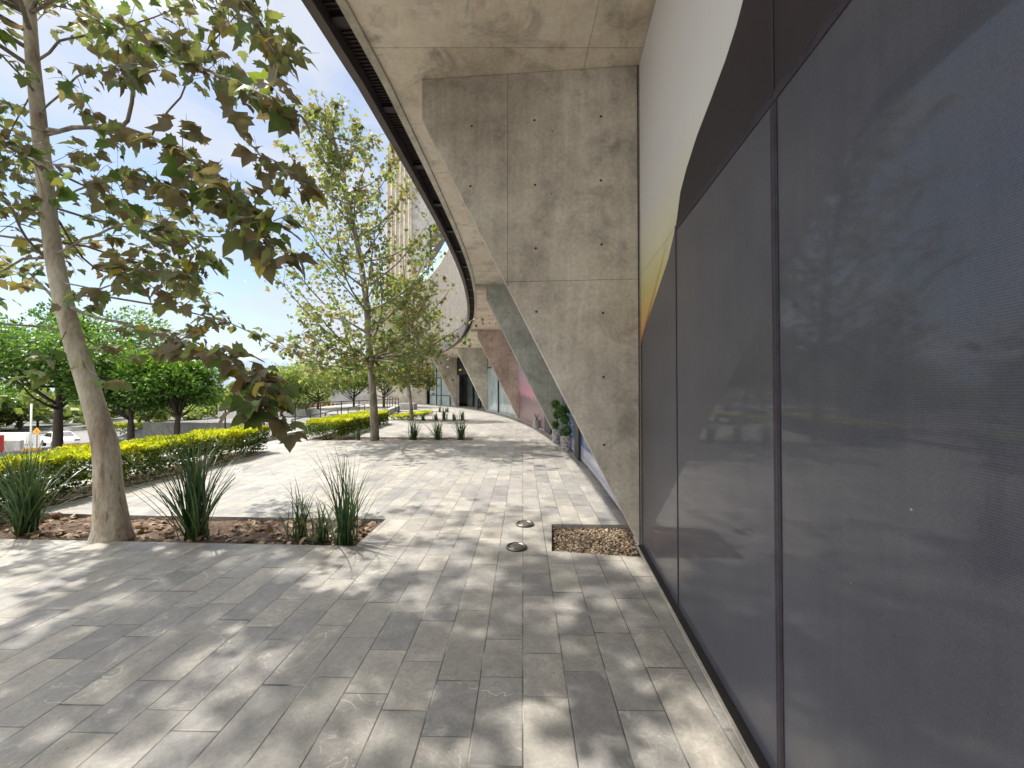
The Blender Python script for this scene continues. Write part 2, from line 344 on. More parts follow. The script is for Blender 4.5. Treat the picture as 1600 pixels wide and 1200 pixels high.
# ---------------------------------------------------------------- wall path of the building
WP = [(-.39, -12), (.03, -8), (1.26, 4.0), (1.42, 12.47), (.375, 21.8), (-1.89, 31.0), (-5.4, 40.0), (-10.2, 48.0), (-16.0, 54.5)]
def catmull(P, k=14):
    out = []; tg = []
    P = [Vector(p) for p in P]
    for i in range(len(P) - 1):
        p0 = P[max(i-1, 0)]; p1 = P[i]; p2 = P[i+1]; p3 = P[min(i+2, len(P)-1)]
        if i <= 1:                       # the near stretch is straight
            for a in range(k): out.append(p1.lerp(p2, a / k))
            continue
        if i == 2: p0 = p1 - (Vector((1.26, 4.0)) - Vector((.03, -8))).normalized() * 8.4
        for a in range(k):
            t = a / k
            out.append(.5 * ((2*p1) + (p2-p0)*t + (2*p0-5*p1+4*p2-p3)*t*t + (-p0+3*p1-3*p2+p3)*t**3))
    out.append(P[-1]); return out
path = catmull(WP)
def normals(P):
    n = []
    for i in range(len(P)):
        d = (P[min(i+1, len(P)-1)] - P[max(i-1, 0)]).normalized(); n.append(Vector((-d.y, d.x)))
    return n
pn = normals(path)
arc = [0.0]
for i in range(1, len(path)): arc.append(arc[-1] + (path[i] - path[i-1]).length)
def off(i, u): p = path[i] + pn[i] * u; return (p.x, p.y)
def strip(name, section, mat, parent, i0=0, i1=None, closed=False, uv=False):
    """sweep a (u, z) section along the wall path"""
    i1 = len(path) - 1 if i1 is None else i1
    V = []; Fc = []; m = len(section)
    for i in range(i0, i1 + 1):
        for u, z in section: V.append((*off(i, u), z))
    n = i1 - i0
    for i in range(n):
        for k in range(m if closed else m - 1):
            k2 = (k + 1) % m; Fc.append((i*m+k, i*m+k2, (i+1)*m+k2, (i+1)*m+k))
    if closed: Fc.append(tuple(range(m))[::-1]); Fc.append(tuple(n*m + k for k in range(m)))
    o = mobj(name, V, Fc, mat, parent)
    if uv:
        ul = o.data.uv_layers.new(name='UVMap')
        for lp in o.data.loops:
            vi = lp.vertex_index; ul.data[lp.index].uv = (arc[i0 + vi // m], o.data.vertices[vi].co.z)
    return o
SOF = 4.73
K = 14
IP = [2*K, 3*K, 4*K, 5*K, 6*K, 7*K]        # path indices of the fins P1..P6
bld = empty('building', (2, 20, 0), label='curved grey concrete building with slanting fins and a deep overhang above the paved terrace', cat='building')
bl = Vector(bld.location)
def rel(o):
    o.location = -bl if o.location.length == 0 else Vector(o.location) - bl
    return o
# overhang slab (soffit), lip, fascia, brick drum, parapet
rel(strip('soffit', [(-.3, SOF), (2.54, SOF), (2.54, SOF+.25), (-.3, SOF+.25)], M['soffit'], bld, closed=True))
rel(strip('edge_lip', [(2.543, SOF-.03), (2.62, SOF-.03), (2.62, SOF+.3), (2.543, SOF+.3)], M['lip'], bld, closed=True))
rel(strip('gutter', [(2.623, SOF+.10), (2.80, SOF+.10), (2.80, SOF+.3), (2.623, SOF+.3)], M['steel'], bld, closed=True))
rel(strip('fascia', [(2.803, SOF-.045), (2.89, SOF-.045), (2.89, SOF+.55), (2.803, SOF+.55)], M['steel_edge'], bld, closed=True))
mb = MB()
tot = arc[-1]; s_ = 0.0
def pathpt(s):
    i = max(0, min(len(arc)-2, int(np.searchsorted(arc, s)) - 1)); t = (s - arc[i]) / (arc[i+1] - arc[i])
    p = path[i].lerp(path[i+1], t); n = pn[i].lerp(pn[i+1], t).normalized(); return p, n
while s_ < tot - 1:
    p, n = pathpt(s_); a = p + n * 2.626; b = p + n * 2.80
    mb.obox(a, b, .012, SOF + .085, SOF + .098); s_ += .05
rel(mb.build('louvre', M['steel'], bld))
s_ = .4; kk = 0
while s_ < tot - 2:
    p, n = pathpt(s_); rel(MB().obox(p + n * 2.628, p + n * 2.80, .10, SOF + .05, SOF + .07).build('gutter_bracket', M['steel'], bld)); s_ += 1.25
rel(strip('brick_cladding', [(2.86, 12.2), (2.86, SOF+.552)][::-1], M['brick'], bld, uv=True))
rel(strip('roof', [(2.86, 12.2), (2.86, 12.3), (-6, 12.3), (-6, 12.2)], M['conc'], bld, closed=True))
rel(strip('parapet', [(2.80, 12.302), (2.80, 13.45), (2.77, 13.45), (2.77, 12.302)], M['glass_blue'], bld, closed=True))
s_ = 1.0
while s_ < tot: p, n = pathpt(s_); rel(MB().obox(p + n * 2.801, p + n * 2.84, .04, 12.302, 13.46).build('parapet_post', M['white'], bld)); s_ += 1.9
# inner wall / glazing for each bay
def bay(i0, i1, mat, name='glass_wall', u=-.05, z0=0.0, z1=SOF - .002, parent=bld):
    return rel(strip(name, [(u, z0), (u, z1), (u - .04, z1), (u - .04, z0)], mat, parent, i0, i1, closed=True))
bay(0, IP[0], M['glass_dark'], u=-.06)
bay(IP[0], IP[1], M['glass'], u=-.10)
bay(IP[1], IP[2], M['glass'], u=-.10)
bay(IP[2], IP[3], M['glass_pale'])
bay(IP[3], IP[4], M['dark_in'], 'recess', u=-1.6)
bay(IP[4], IP[5] - 2, M['glass_pale'])
rel(strip('back_wall', [(-6, 0), (-6, 12.2)], M['conc'], bld))
def mull(i, z0, z1, wd=.06, mat='black', u=.0):
    p = Vector(off(i, u)) ; n = pn[i]
    o = MB().obox(p - n * .05, p + n * .03, wd, z0, z1).build('mullion', M[mat], bld); rel(o)
for i in (IP[4]+3, IP[4]+7, IP[4]+9): mull(i, 0, SOF - .01)
for i in (IP[2]+9,): mull(i, 0, 3.2, .1)
for a, b, z in ((IP[4], IP[5]-2, 1.0), (IP[4], IP[5]-2, 2.9), (IP[4], IP[5]-2, 3.7)):
    rel(strip('transom', [(-.04, z), (.02, z), (.02, z+.07), (-.04, z+.07)], M['black'], bld, a, b, closed=True))
rel(strip('transom', [(-.04, 3.2), (.02, 3.2), (.02, 3.28), (-.04, 3.28)], M['black'], bld, IP[2], IP[3], closed=True))
rel(strip('sill', [(-.04, 0.004), (.05, 0.004), (.05, .05), (-.04, .05)], M['sill'], bld, IP[1], IP[3], closed=True))
# recess of the entrance bay: glass doors inside
for j, i in enumerate(range(IP[3]+2, IP[4]-1, 3)):
    a = Vector(off(i, -.9)); b = Vector(off(i+2, -.9))
    o = MB().obox(a, b, .03, .02, 2.9).build('glass_door', M['glass'], bld); rel(o)
rel(strip('recess_ceiling', [(-.02, 3.05), (-1.6, 3.05), (-1.6, 3.2), (-.02, 3.2)], M['dark_in'], bld, IP[3], IP[4], closed=True))
rel(strip('recess_ceiling', [(-.02, 3.2), (-.06, 3.2), (-.06, SOF), (-.02, SOF)], M['dark_in'], bld, IP[3], IP[4], closed=True))
# sill of the near wall
rel(strip('sill', [(.045, .004), (.062, .004), (.062, .016), (.045, .016)], M['sill'], bld, 0, IP[0], closed=True)); rel(strip('sill_gap_shade', [(-.05, .004), (.044, .004), (.044, .008), (-.05, .008)], M['dark_in'], bld, 0, IP[0], closed=True))  # dark strip paints the shade in the gap between sill and banner
# fins : local x = distance out from the wall, local y = along the wall, z up
T = .30; UO = 2.2; SL = 4.31
def fin_mesh():
    pr = [(-.25, -.1), (.02, -.1), (.02, .0), (UO, SL), (UO, SOF - .003), (-.25, SOF - .003)]
    V = [(u, 0, z) for u, z in pr] + [(u, T, z) for u, z in pr]; n = len(pr)
    Fc = [tuple(range(n)), tuple(range(n, 2*n))[::-1]] + [(k, k+n, (k+1) % n + n, (k+1) % n) for k in range(n)]
    return V, Fc
V, Fc = fin_mesh(); fin0 = None; tie = None
fin_label = ['nearest slanting concrete fin, brown grey with bolt holes, its foot in the gravel bed', 'second fin with greenish shade painted in, behind the two potted topiaries',
             'pinkish brown third fin beside the pink printed banner', 'fourth fin beside the recessed entrance', 'fifth and farthest slanting fin']
tints = [None, ((.27, .275, .24), (.39, .40, .355), (.49, .495, .445)), ((.32, .26, .215), (.46, .38, .32), (.56, .475, .41)), None, None]  # second fin: greenish cast of shade is put into its concrete colour
for k in range(5):
    i = IP[k]; p = path[i]; n = pn[i]
    ang = math.atan2(n.y, n.x)
    mat = M['fin'] if tints[k] is None else concrete('fin concrete tinted', *tints[k], vx=(.9,), hz=(2.60,))
    o = mobj('fin', V, Fc, mat, bld, loc=Vector((p.x, p.y, 0)) - bl, rz=ang)
    # local +y must point away from the camera
    o.scale = (1, -1, 1)
    if k == 0: fin0 = o
    o['label'] = fin_label[k]
    be = o.modifiers.new('edge', 'BEVEL'); be.width = .008; be.segments = 2
    if k:
        b = MB().box(UO + .003, 2.54, 0, T, SOF - .10, SOF - .003).build('beam', M['fin'], bld, loc=Vector((p.x, p.y, 0)) - bl, rz=ang); b.scale = (1, -1, 1)
bpy.context.view_layer.update()
# tie holes of the nearest fin, at their places on its face
mw = Matrix.Translation((path[IP[0]].x, path[IP[0]].y, 0)) @ Matrix.Rotation(math.atan2(pn[IP[0]].y, pn[IP[0]].x), 4, 'Z') @ Matrix.Diagonal((1, -1, 1, 1))
inv = mw.inverted(); O = inv @ Vector((0, 0, H)); hole = None
for px, py in ((737,197),(835,188),(939,182),(735,291),(836,289),(939,282),(837,388),(940,382),(838,487),(942,489),(943,589),(944,695),(740,101),(834,92),(908,110),(863,205),(862,303)):
    d = inv.to_3x3() @ ray(px, py); t = -O.y / d.y; q = O + d * t
    r = .011 if px not in (740, 834, 908, 863, 862) else .006
    if hole is None:
        mb = MB(); n = 10
        # a shallow conical pit: rough rim proud of the face, dark bottom
        mb.V = [(1.25*math.cos(2*math.pi*a/n), -.12, 1.15*math.sin(2*math.pi*a/n)) for a in range(n)] + [(.9*math.cos(2*math.pi*a/n), -.16, .85*math.sin(2*math.pi*a/n)) for a in range(n)] + [(0, -.10, 0)]
        mb.F = [(a, (a+1) % n, n+(a+1) % n, n+a) for a in range(n)] + [(n+a, n+(a+1) % n, 2*n) for a in range(n)]
        hole = mb.build('tie_hole', M['tie'], fin0)
        h = hole
    else: h = hole.copy(); C.objects.link(h)
    h.location = q; h.scale = (r, r, r)
# fin ends with chipped formwork edge strip against the wall
o = MB().box(.012, .024, -.004, .0, 0, SOF - .01).build('joint_strip', M['tie'], bld, loc=Vector((path[IP[0]].x, path[IP[0]].y, 0)) - bl, rz=math.atan2(pn[IP[0]].y, pn[IP[0]].x))
o.scale = (1, -1, 1)

# ---------------------------------------------------------------- printed banners
def meshfabric(name, kind):
    m, t, b = newmat(name); tc = N(t, 'TexCoord'); sep = N(t, 'SeparateXYZ'); t.links.new(tc.outputs['Object'], sep.inputs[0])
    z = sep.outputs[2]
    if kind == 'sky':
        zz = math_(t, 'ADD', z, math_(t, 'MULTIPLY', sep.outputs[1], .0))
        c = ramp(t, math_(t, 'DIVIDE', zz, 5.0), [(.385, (.70, .20, .12)), (.43, (.72, .42, .16)), (.48, (.66, .58, .22)), (.55, (.78, .76, .58)), (.64, (.80, .80, .82)), (1, (.78, .78, .84))])
    else:
        n = N(t, 'TexNoise', Scale=1.1, Detail=6.0); t.links.new(tc.outputs['Object'], n.inputs['Vector'])
        c = ramp(t, n.outputs['Fac'], [(.3, (.054, .056, .076)), (.7, (.068, .071, .094))])
    sc = N(t, 'TexNoise', Scale=3.0, Detail=10.0, Roughness=.75); mp = N(t, 'Mapping'); mp.inputs['Scale'].default_value = (8, 8, .4)
    t.links.new(tc.outputs['Object'], mp.inputs[0]); t.links.new(mp.outputs[0], sc.inputs['Vector'])
    c = mix(t, .25, c, ramp(t, sc.outputs['Fac'], [(.35, (.35, .35, .35)), (.65, (.65, .65, .65))]), 'OVERLAY')
    # woven threads
    wz = math_(t, 'SINE', math_(t, 'MULTIPLY', z, 2 * math.pi / .0060)); 
    c = mix(t, .34 if kind != 'sky' else .08, c, ramp(t, math_(t, 'ADD', math_(t, 'MULTIPLY', wz, .5), .5), [(0, (.25, .25, .25)), (1, (.75, .75, .75))]), 'OVERLAY')
    gr = N(t, 'TexNoise', Scale=160.0, Detail=4.0, Roughness=.8); t.links.new(tc.outputs['Object'], gr.inputs['Vector'])
    c = mix(t, .45 if kind == 'dark' else .12, c, ramp(t, gr.outputs['Fac'], [(.35, (.3, .3, .3)), (.65, (.7, .7, .7))]), 'OVERLAY')
    dr = N(t, 'TexNoise', Scale=.7, Detail=7.0, Roughness=.65); t.links.new(tc.outputs['Object'], dr.inputs['Vector'])
    dv = N(t, 'TexVoronoi', Scale=3.5); t.links.new(tc.outputs['Object'], dv.inputs['Vector'])
    c = mix(t, ramp(t, dr.outputs['Fac'], [(.45, (0, 0, 0)), (.75, (.16, .16, .16))]), c, (.30, .29, .29))
    c = mix(t, math_(t, 'MULTIPLY', math_(t, 'LESS_THAN', dv.outputs['Distance'], .012), .5), c, (.5, .5, .5))
    t.links.new(c, b.inputs['Base Color'])
    b.inputs['Roughness'].default_value = .5
    if kind == 'dark':
        b.inputs['Roughness'].default_value = .42; b.inputs['Specular IOR Level'].default_value = .3
        b.inputs['Coat Weight'].default_value = .5; b.inputs['Coat Roughness'].default_value = .045; b.inputs['Coat IOR'].default_value = 1.45
        bp = N(t, 'Bump', Strength=.03, Distance=.002); t.links.new(wz, bp.inputs['Height']); t.links.new(bp.outputs[0], b.inputs['Normal'])
    elif kind == 'sky':
        b.inputs['Roughness'].default_value = .35; b.inputs['Specular IOR Level'].default_value = .3
    return m
M['print_sky'] = meshfabric('printed sunset sky', 'sky'); M['print_dark'] = meshfabric('printed dark slope', 'dark'); M['print_upper'] = plain('matt dark print', (.030, .023, .028), .5, scale=1.5, var=.2, spec=.3)
M['seam'] = plain('dark seam', (.030, .023, .036), .5, scale=20, var=.4)
M['seamlight'] = plain('pale seam', (.50, .50, .47), .5, scale=20)
M['hem'] = plain('fabric hem', (.034, .029, .042), .42, scale=20, var=.3)
wd = Vector((.103, 1, 0)).normalized(); W1 = Vector((1.26, 4.0, 0)); wn_ = Vector((-wd.y, wd.x, 0))
def wall_sz(px, py):                       # photo pixel -> (distance back along the near wall from P1, height)
    d = ray(px, py); n = wn_; o = Vector((0, 0, H)); t = (W1 - o).dot(n) / d.dot(n); p = o + d * t
    return (p - W1).dot(wd), p.z
ban = empty('banner', W1 + wn_ * .0, rz=math.atan2(wd.y, wd.x), label='huge near black mesh banner with a pale sunset corner on the nearest wall', cat='banner')
curve = [wall_sz(*q) for q in ((998,545),(1001,536),(1006,520),(1030,450),(1045,405),(1057,352),(1064,300),(1074,262),(1090,212),(1112,155),(1135,93),(1152,40),(1164,-6),(1178,-80),(1188,-160))]
curve = [(s, z) for s, z in curve if z < SOF - .04]
smax = -.02; smin = -11.0; TOP = SOF - .01
# local x = s (towards P1 is 0), local y = out of the wall when positive (left normal), z
def sheet(poly, y, name, mat, th=.004):
    n = len(poly); V = [(s, y, z) for s, z in poly] + [(s, y - th, z) for s, z in poly]
    Fc = [tuple(range(n)), tuple(range(n, 2*n))[::-1]] + [(k, k+n, (k+1) % n + n, (k+1) % n) for k in range(n)]
    return mobj(name, V, Fc, mat, ban)
z_at0 = curve[0][1]
skypoly = [(smax, z_at0)] + curve[1:] + [(curve[-1][0] - .3, TOP), (smax, TOP)]
ZH = 2.63
cl = [(s, z) for s, z in curve[1:] if z < ZH]; ch_ = [(s, z) for s, z in curve if z >= ZH]
f_ = (ZH - cl[-1][1]) / (ch_[0][1] - cl[-1][1]); sx = cl[-1][0] + (ch_[0][0] - cl[-1][0]) * f_
darkpoly = [(smax, .03)] + [(smax, z_at0 - .004)] + [(s - .004, z) for s, z in cl] + [(sx - .004, ZH), (smin, ZH), (smin, .03)]
upperpoly = [(sx - .004, ZH + .001)] + [(s - .004, z) for s, z in ch_] + [(curve[-1][0] - .304, TOP), (smin, TOP), (smin, ZH + .001)]
sheet(upperpoly, .0045, 'upper_print', M['print_upper'])
sheet(skypoly, .005, 'sky_print', M['print_sky']); sheet(darkpoly, .005, 'dark_print', M['print_dark'])
mb = MB()
s1 = wall_sz(1214, 400)[0]; s0 = wall_sz(1058, 500)[0]; pitch = s1 - s0
def vband(s, wdt, mat, z0=.03, z1=TOP): MB().box(s - wdt/2, s + wdt/2, .0055, .0085, z0, z1).build('seam', mat, ban)
vband(s1, .046, M['seam'], z1=2.600); MB().box(s1 - .008, s1 + .006, .0086, .0094, .03, 2.600).build('piping', M['hem'], ban); vband(s0, .018, M['seam'], z1=2.600); vband(s1, .008, M['hem'], 2.645); MB().box(sx, smax, .0052, .0062, 2.627, 2.633).build('seam', M['seamlight'], ban)
for j in range(1, 6): vband(s1 + pitch * j, .046, M['seam'], z1=2.600)
zs = wall_sz(1058, 353)[1]
MB().box(smin, sx - .005, .0055, .0085, 2.605, 2.643).build('hem', M['seam'], ban); MB().box(smin, -1.9, .0086, .0096, 2.640, 2.646).build('piping', M['hem'], ban)
# mullions pressing from behind (faint lighter strips)
# small banners in the next bays
def swept_print(name, i0, i1, mat, label, z0=.05, z1=SOF - .01):
    V = []; Fc = []
    org = Vector((*off(i0, 0), 0))
    for i in range(i0, i1 + 1):
        for u, z in ((.0, z0), (.0, z1), (-.02, z1), (-.02, z0)):
            V.append(Vector((*off(i, u), z)) - org)
    n = i1 - i0
    for i in range(n):
        for k in range(4): Fc.append((i*4+k, i*4+(k+1) % 4, (i+1)*4+(k+1) % 4, (i+1)*4+k))
    Fc += [(3, 2, 1, 0), tuple(n*4 + k for k in range(4))]
    o = mobj(name, V, Fc, mat, loc=org); tag(o, label, 'banner'); return o, org
def pinkprint():
    m, t, b = newmat('pink sunset print'); tc = N(t, 'TexCoord'); sep = N(t, 'SeparateXYZ'); t.links.new(tc.outputs['Object'], sep.inputs[0])
    c = ramp(t, math_(t, 'DIVIDE', sep.outputs[2], 4.7), [(.2, (.60, .36, .40)), (.32, (.60, .30, .40)), (.5, (.52, .40, .52)), (.8, (.42, .30, .50)), (1, (.36, .24, .44))])
    # pink sun glow
    gl = N(t, 'VectorMath', operation='DISTANCE'); gl.inputs[1].default_value = (-.35, 5.2, 2.0); t.links.new(tc.outputs['Object'], gl.inputs[0])
    c = mix(t, ramp(t, math_(t, 'DIVIDE', gl.outputs['Value'], 2.0), [(0, (.9, .9, .9)), (.8, (0, 0, 0))]), c, (.72, .22, .34))
    nz = N(t, 'TexNoise', Scale=1.6, Detail=8.0, Roughness=.75, noise_dimensions='1D'); t.links.new(sep.outputs[1], nz.inputs['W'])
    ridge = math_(t, 'ADD', math_(t, 'MULTIPLY', nz.outputs['Fac'], 1.2), math_(t, 'ADD', .25, math_(t, 'MULTIPLY', sep.outputs[1], .06)))
    c = mix(t, math_(t, 'LESS_THAN', sep.outputs[2], ridge), c, (.24, .155, .17))
    t.links.new(c, b.inputs['Base Color']); b.inputs['Roughness'].default_value = .35; return m
def blueprint():
    m, t, b = newmat('blue print'); tc = N(t, 'TexCoord'); sep = N(t, 'SeparateXYZ'); t.links.new(tc.outputs['Object'], sep.inputs[0])
    nz = N(t, 'TexNoise', Scale=.8, Detail=3.0, Distortion=.6); t.links.new(tc.outputs['Object'], nz.inputs['Vector'])
    c = ramp(t, nz.outputs['Fac'], [(.4, (.07, .12, .27)), (.6, (.14, .21, .38))])
    c = mix(t, math_(t, 'LESS_THAN', sep.outputs[2], .34), c, (.34, .36, .48))
    c = mix(t, math_(t, 'LESS_THAN', sep.outputs[2], .12), c, (.5, .5, .6))
    t.links.new(c, b.inputs['Base Color']); b.inputs['Roughness'].default_value = .12; return m
M['pink'] = pinkprint(); M['blue'] = blueprint()
pk, _ = swept_print('banner', IP[1]+1, IP[2], M['pink'], 'pink and purple printed banner of a mountain sunset between the second and third fins')
bb, borg = swept_print('banner', IP[0]+1, IP[1]-1, M['blue'], 'blue printed window banner with white shapes behind the two potted topiaries')
# white shapes and rows of lettering on the blue banner
def on_blue(i, z, w_, h_, name, mat, th=.02):
    a = Vector(off(i, th)); d = Vector((pn[i].y, -pn[i].x)); b = a + d * w_
    o = MB().obox(a - Vector(borg[:2]), b - Vector(borg[:2]), .006, z, z + h_).build(name, mat, bb); return o
i_ = IP[1] - 3
for z, h_ in ((1.55, .13), (1.33, .1), (1.1, .04), (.92, .08)): on_blue(i_, z + .35, .8, h_, 'lettering', M['white'])
def blob(i, z, r, seedk):
    a = Vector(off(i, .015)); d = Vector((pn[i].y, -pn[i].x)); rr = random.Random(seedk); n = 22
    V = []; ph = rr.random() * 6
    for s in (0, .005):
        for k in range(n):
            t = 2 * math.pi * k / n; q = r * (1 + .25 * math.sin(2*t + ph) + .12 * math.sin(5*t))
            c = a - Vector(borg[:2]) + d * q * math.cos(t) + pn[i] * s; V.append((c.x, c.y, z + q * .8 * math.sin(t)))
    Fc = [tuple(range(n)), tuple(range(n, 2*n))[::-1]] + [(k, k+n, (k+1) % n + n, (k+1) % n) for k in range(n)]
    mobj('white_shape', V, Fc, M['white'], bb)
blob(IP[0]+7, .92, .30, 3); blob(IP[0]+5, .52, .13, 4); blob(IP[1]-5, .5, .16, 5)
# dark door leaf next to the topiaries and beside the second fin
for i0, i1 in ((IP[0]+8, IP[0]+9),):
    p, q = Vector(off(i0, .03)), Vector(off(i1, .03))
    o = MB().obox(p, q, .05, .02, 2.5).build('door_leaf', M['black'], bld); rel(o)
p, q = Vector(off(IP[1]+2, .03)), Vector(off(IP[1]+4, .03)); rel(MB().obox(p, q, .05, .02, 2.4).build('door_leaf', M['black'], bld))

# ---------------------------------------------------------------- plaza with sunken beds
def quadpts(L_): return [Vector((*gp(*q)[:2], 0)) for q in L_]
bed1 = quadpts([(555, 853), (0, 842), (-700, 828), (-560, 790), (75, 802), (246, 806), (603, 811)])
gbed = [gp(862, 861), gp(862, 819), Vector((1.34, 4.62, 0)), Vector((1.34, 3.60, 0)), Vector((1.20, 3.60, 0)), gp(1008, 871)]
bed2 = [Vector(v) for v in ((-5.9, 12.55, 0), (-1.22, 12.5, 0), (-1.22, 13.25, 0), (-5.9, 13.35, 0))]
bed3 = [Vector(v) for v in ((-6.3, 20.9, 0), (-2.15, 20.7, 0), (-2.3, 21.5, 0), (-6.3, 21.8, 0))]
bed4 = [Vector(v) for v in ((-8.0, 29.6, 0), (-4.3, 29.1, 0), (-4.5, 29.9, 0), (-8.2, 30.5, 0))]
beds = [bed1, gbed, bed2, bed3, bed4]
bm = bmesh.new(); edges = []; allholes = []
outer = [(-7.3, -14), (12, -14), (12, 80), (-22, 80), (-18, 36), (-12, 27), (-7.3, 26.5)]
def loop(pts):
    vs = [bm.verts.new((p[0], p[1], 0)) for p in pts]; es = []
    for i in range(len(vs)): es.append(bm.edges.new((vs[i], vs[(i+1) % len(vs)])))
    return vs, es
ov, oe = loop(outer); edges += oe
hs = []
for b in beds:
    vs, es = loop(b if b is not bed1 else [Vector((max(p.x, -7.1), p.y, 0)) for p in b]); hs.append(vs); edges += es
# bed1 clipped at x=-7.1: drop duplicates
res = bmesh.ops.triangle_fill(bm, use_beauty=True, use_dissolve=False, edges=edges)
for f in list(bm.faces):
    if f.normal.z < 0: f.normal_flip()
def skirt(vs, depth):
    lo = [bm.verts.new((v.co.x, v.co.y, -depth)) for v in vs]
    for i in range(len(vs)):
        j = (i + 1) % len(vs)
        try: bm.faces.new((vs[i], vs[j], lo[j], lo[i]))
        except ValueError: pass
for vs in hs: skirt(vs, .09)
skirt(ov, 1.2)
me = bpy.data.meshes.new('pavement'); bm.to_mesh(me); bm.free(); me.materials.append(M['pave'])
po = bpy.data.objects.new('pavement', me); C.objects.link(po); po['kind'] = 'structure'
# soil in the beds
def poly_mesh(name, pts, z, mat, grid=.06, amp=.012, kind='structure'):
    """bumpy sheet filling the polygon's bounding quad, slightly sunk"""
    x0 = min(p[0] for p in pts) - .03; x1 = max(p[0] for p in pts) + .03; y0 = min(p[1] for p in pts) - .03; y1 = max(p[1] for p in pts) + .03
    nx = max(2, int((x1-x0)/grid)); ny = max(2, int((y1-y0)/grid)); V = []; Fc = []
    r = random.Random(len(name) + nx)
    for j in range(ny+1):
        for i in range(nx+1):
            V.append((x0 + (x1-x0)*i/nx, y0 + (y1-y0)*j/ny, z + r.uniform(-amp, amp)))
    for j in range(ny):
        for i in range(nx): a = j*(nx+1)+i; Fc.append((a, a+1, a+nx+2, a+nx+1))
    o = mobj(name, V, Fc, mat, smooth=True); o['kind'] = kind; return o
for b, z in ((bed1, -.045), (bed2, -.04), (bed3, -.04), (bed4, -.04)):
    poly_mesh('soil', [(max(p[0], -7.2), p[1]) for p in b], z, M['soil'])
poly_mesh('soil', gbed, -.055, M['soil'], grid=.04)
def inside(p, poly):
    c = False; n = len(poly)
    for i in range(n):
        a, b = poly[i], poly[i-1]
        if (a[1] > p[1]) != (b[1] > p[1]) and p[0] < (b[0]-a[0]) * (p[1]-a[1]) / (b[1]-a[1]) + a[0]: c = not c
    return c
# pebbles
V = []; Fc = []; A = []
ico = bmesh.new(); bmesh.ops.create_icosphere(ico, subdivisions=1, radius=1); iv = [v.co.copy() for v in ico.verts]; ifc = [tuple(v.index for v in f.verts) for f in ico.faces]; ico.free()
cnt = 0
while cnt < 2600:
    x = rnd.uniform(.3, 1.36); y = rnd.uniform(3.55, 4.7)
    if not inside((x, y), gbed): continue
    cnt += 1; r = rnd.uniform(.005, .014) * (1.6 if rnd.random() < .06 else 1); b = len(V); t = rnd.random()
    sx, sy, sz = rnd.uniform(.7, 1.3), rnd.uniform(.7, 1.3), rnd.uniform(.5, .9)
    for v in iv: V.append((x + v.x*r*sx, y + v.y*r*sy, -.05 + rnd.uniform(0, .004) + v.z*r*sz + r*.4)); A.append(t)
    Fc += [tuple(b+i for i in f) for f in ifc]
tag(mobj('gravel', V, Fc, M['pebble'], attr=A, smooth=True), kind='stuff')

# kerb along the terrace edge, and the ground beyond
o = MB().box(-7.52, -7.3, -14, 26.4, -.6, .13).build('kerb', M['low']); o['kind'] = 'structure'
def gridaxis(lst):
    out = []
    for a, b, st in lst: out += list(np.arange(a, b, st))
    return out
gx = gridaxis([(-3000, -400, 400), (-400, -60, 20), (-60, -24, 3), (-24, -19, .5), (-19, -6, 1.5), (-6, 60, 11), (60, 400, 60), (400, 3001, 520)])
gy = gridaxis([(-400, -20, 60), (-20, 22, 3), (22, 24, .15), (24, 60, 3), (60, 200, 14), (200, 5001, 400)])
V = [(x, y, terrain(x, y) - (.5 if x > -7 else 0)) for y in gy for x in gx]; nx = len(gx)
Fc = [(j*nx+i, j*nx+i+1, (j+1)*nx+i+1, (j+1)*nx+i) for j in range(len(gy)-1) for i in range(nx-1)]
o = mobj('ground', V, Fc, M['asphalt'], smooth=True); o['kind'] = 'structure'
# far ridge
V = []; Fc = []; n = 90
r_ = random.Random(4)
for i in range(n + 1):
    a = R(-75 + 110 * i / n); D = 2600
    h_ = 95 + 70 * math.sin(i * .21 + 1) + 32 * math.sin(i * .55) + 10 * r_.random()
    for rr_, zz in ((D - 500, -20), (D - 150, h_ * .55), (D, h_), (D + 500, -20)): V.append((math.sin(a) * rr_, math.cos(a) * rr_, zz))
for i in range(n):
    for k in range(3): Fc.append((i*4+k, (i+1)*4+k, (i+1)*4+k+1, i*4+k+1))
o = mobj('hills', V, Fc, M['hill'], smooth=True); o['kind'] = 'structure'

# ---------------------------------------------------------------- uplights
def uplight(px, py, label):
    p = gp(px, py); e = empty('ground_light', p, label=label, cat='ground light', group='round lights set in the paving')
    MB().lathe([(.10, .0), (.102, .014), (.094, .022), (.078, .022), (.076, .016)], n=28).build('rim', M['rim'], e, smooth=True)
    MB().lathe([(.077, .010), (.06, .022), (.03, .027), (.001, .028)], n=28).build('lens', M['lens'], e, smooth=True)
uplight(820, 820, 'farther of the two round metal ground lights in the grey pavers')
uplight(807, 856, 'nearer round metal ground light with a raised rim in the grey pavers')

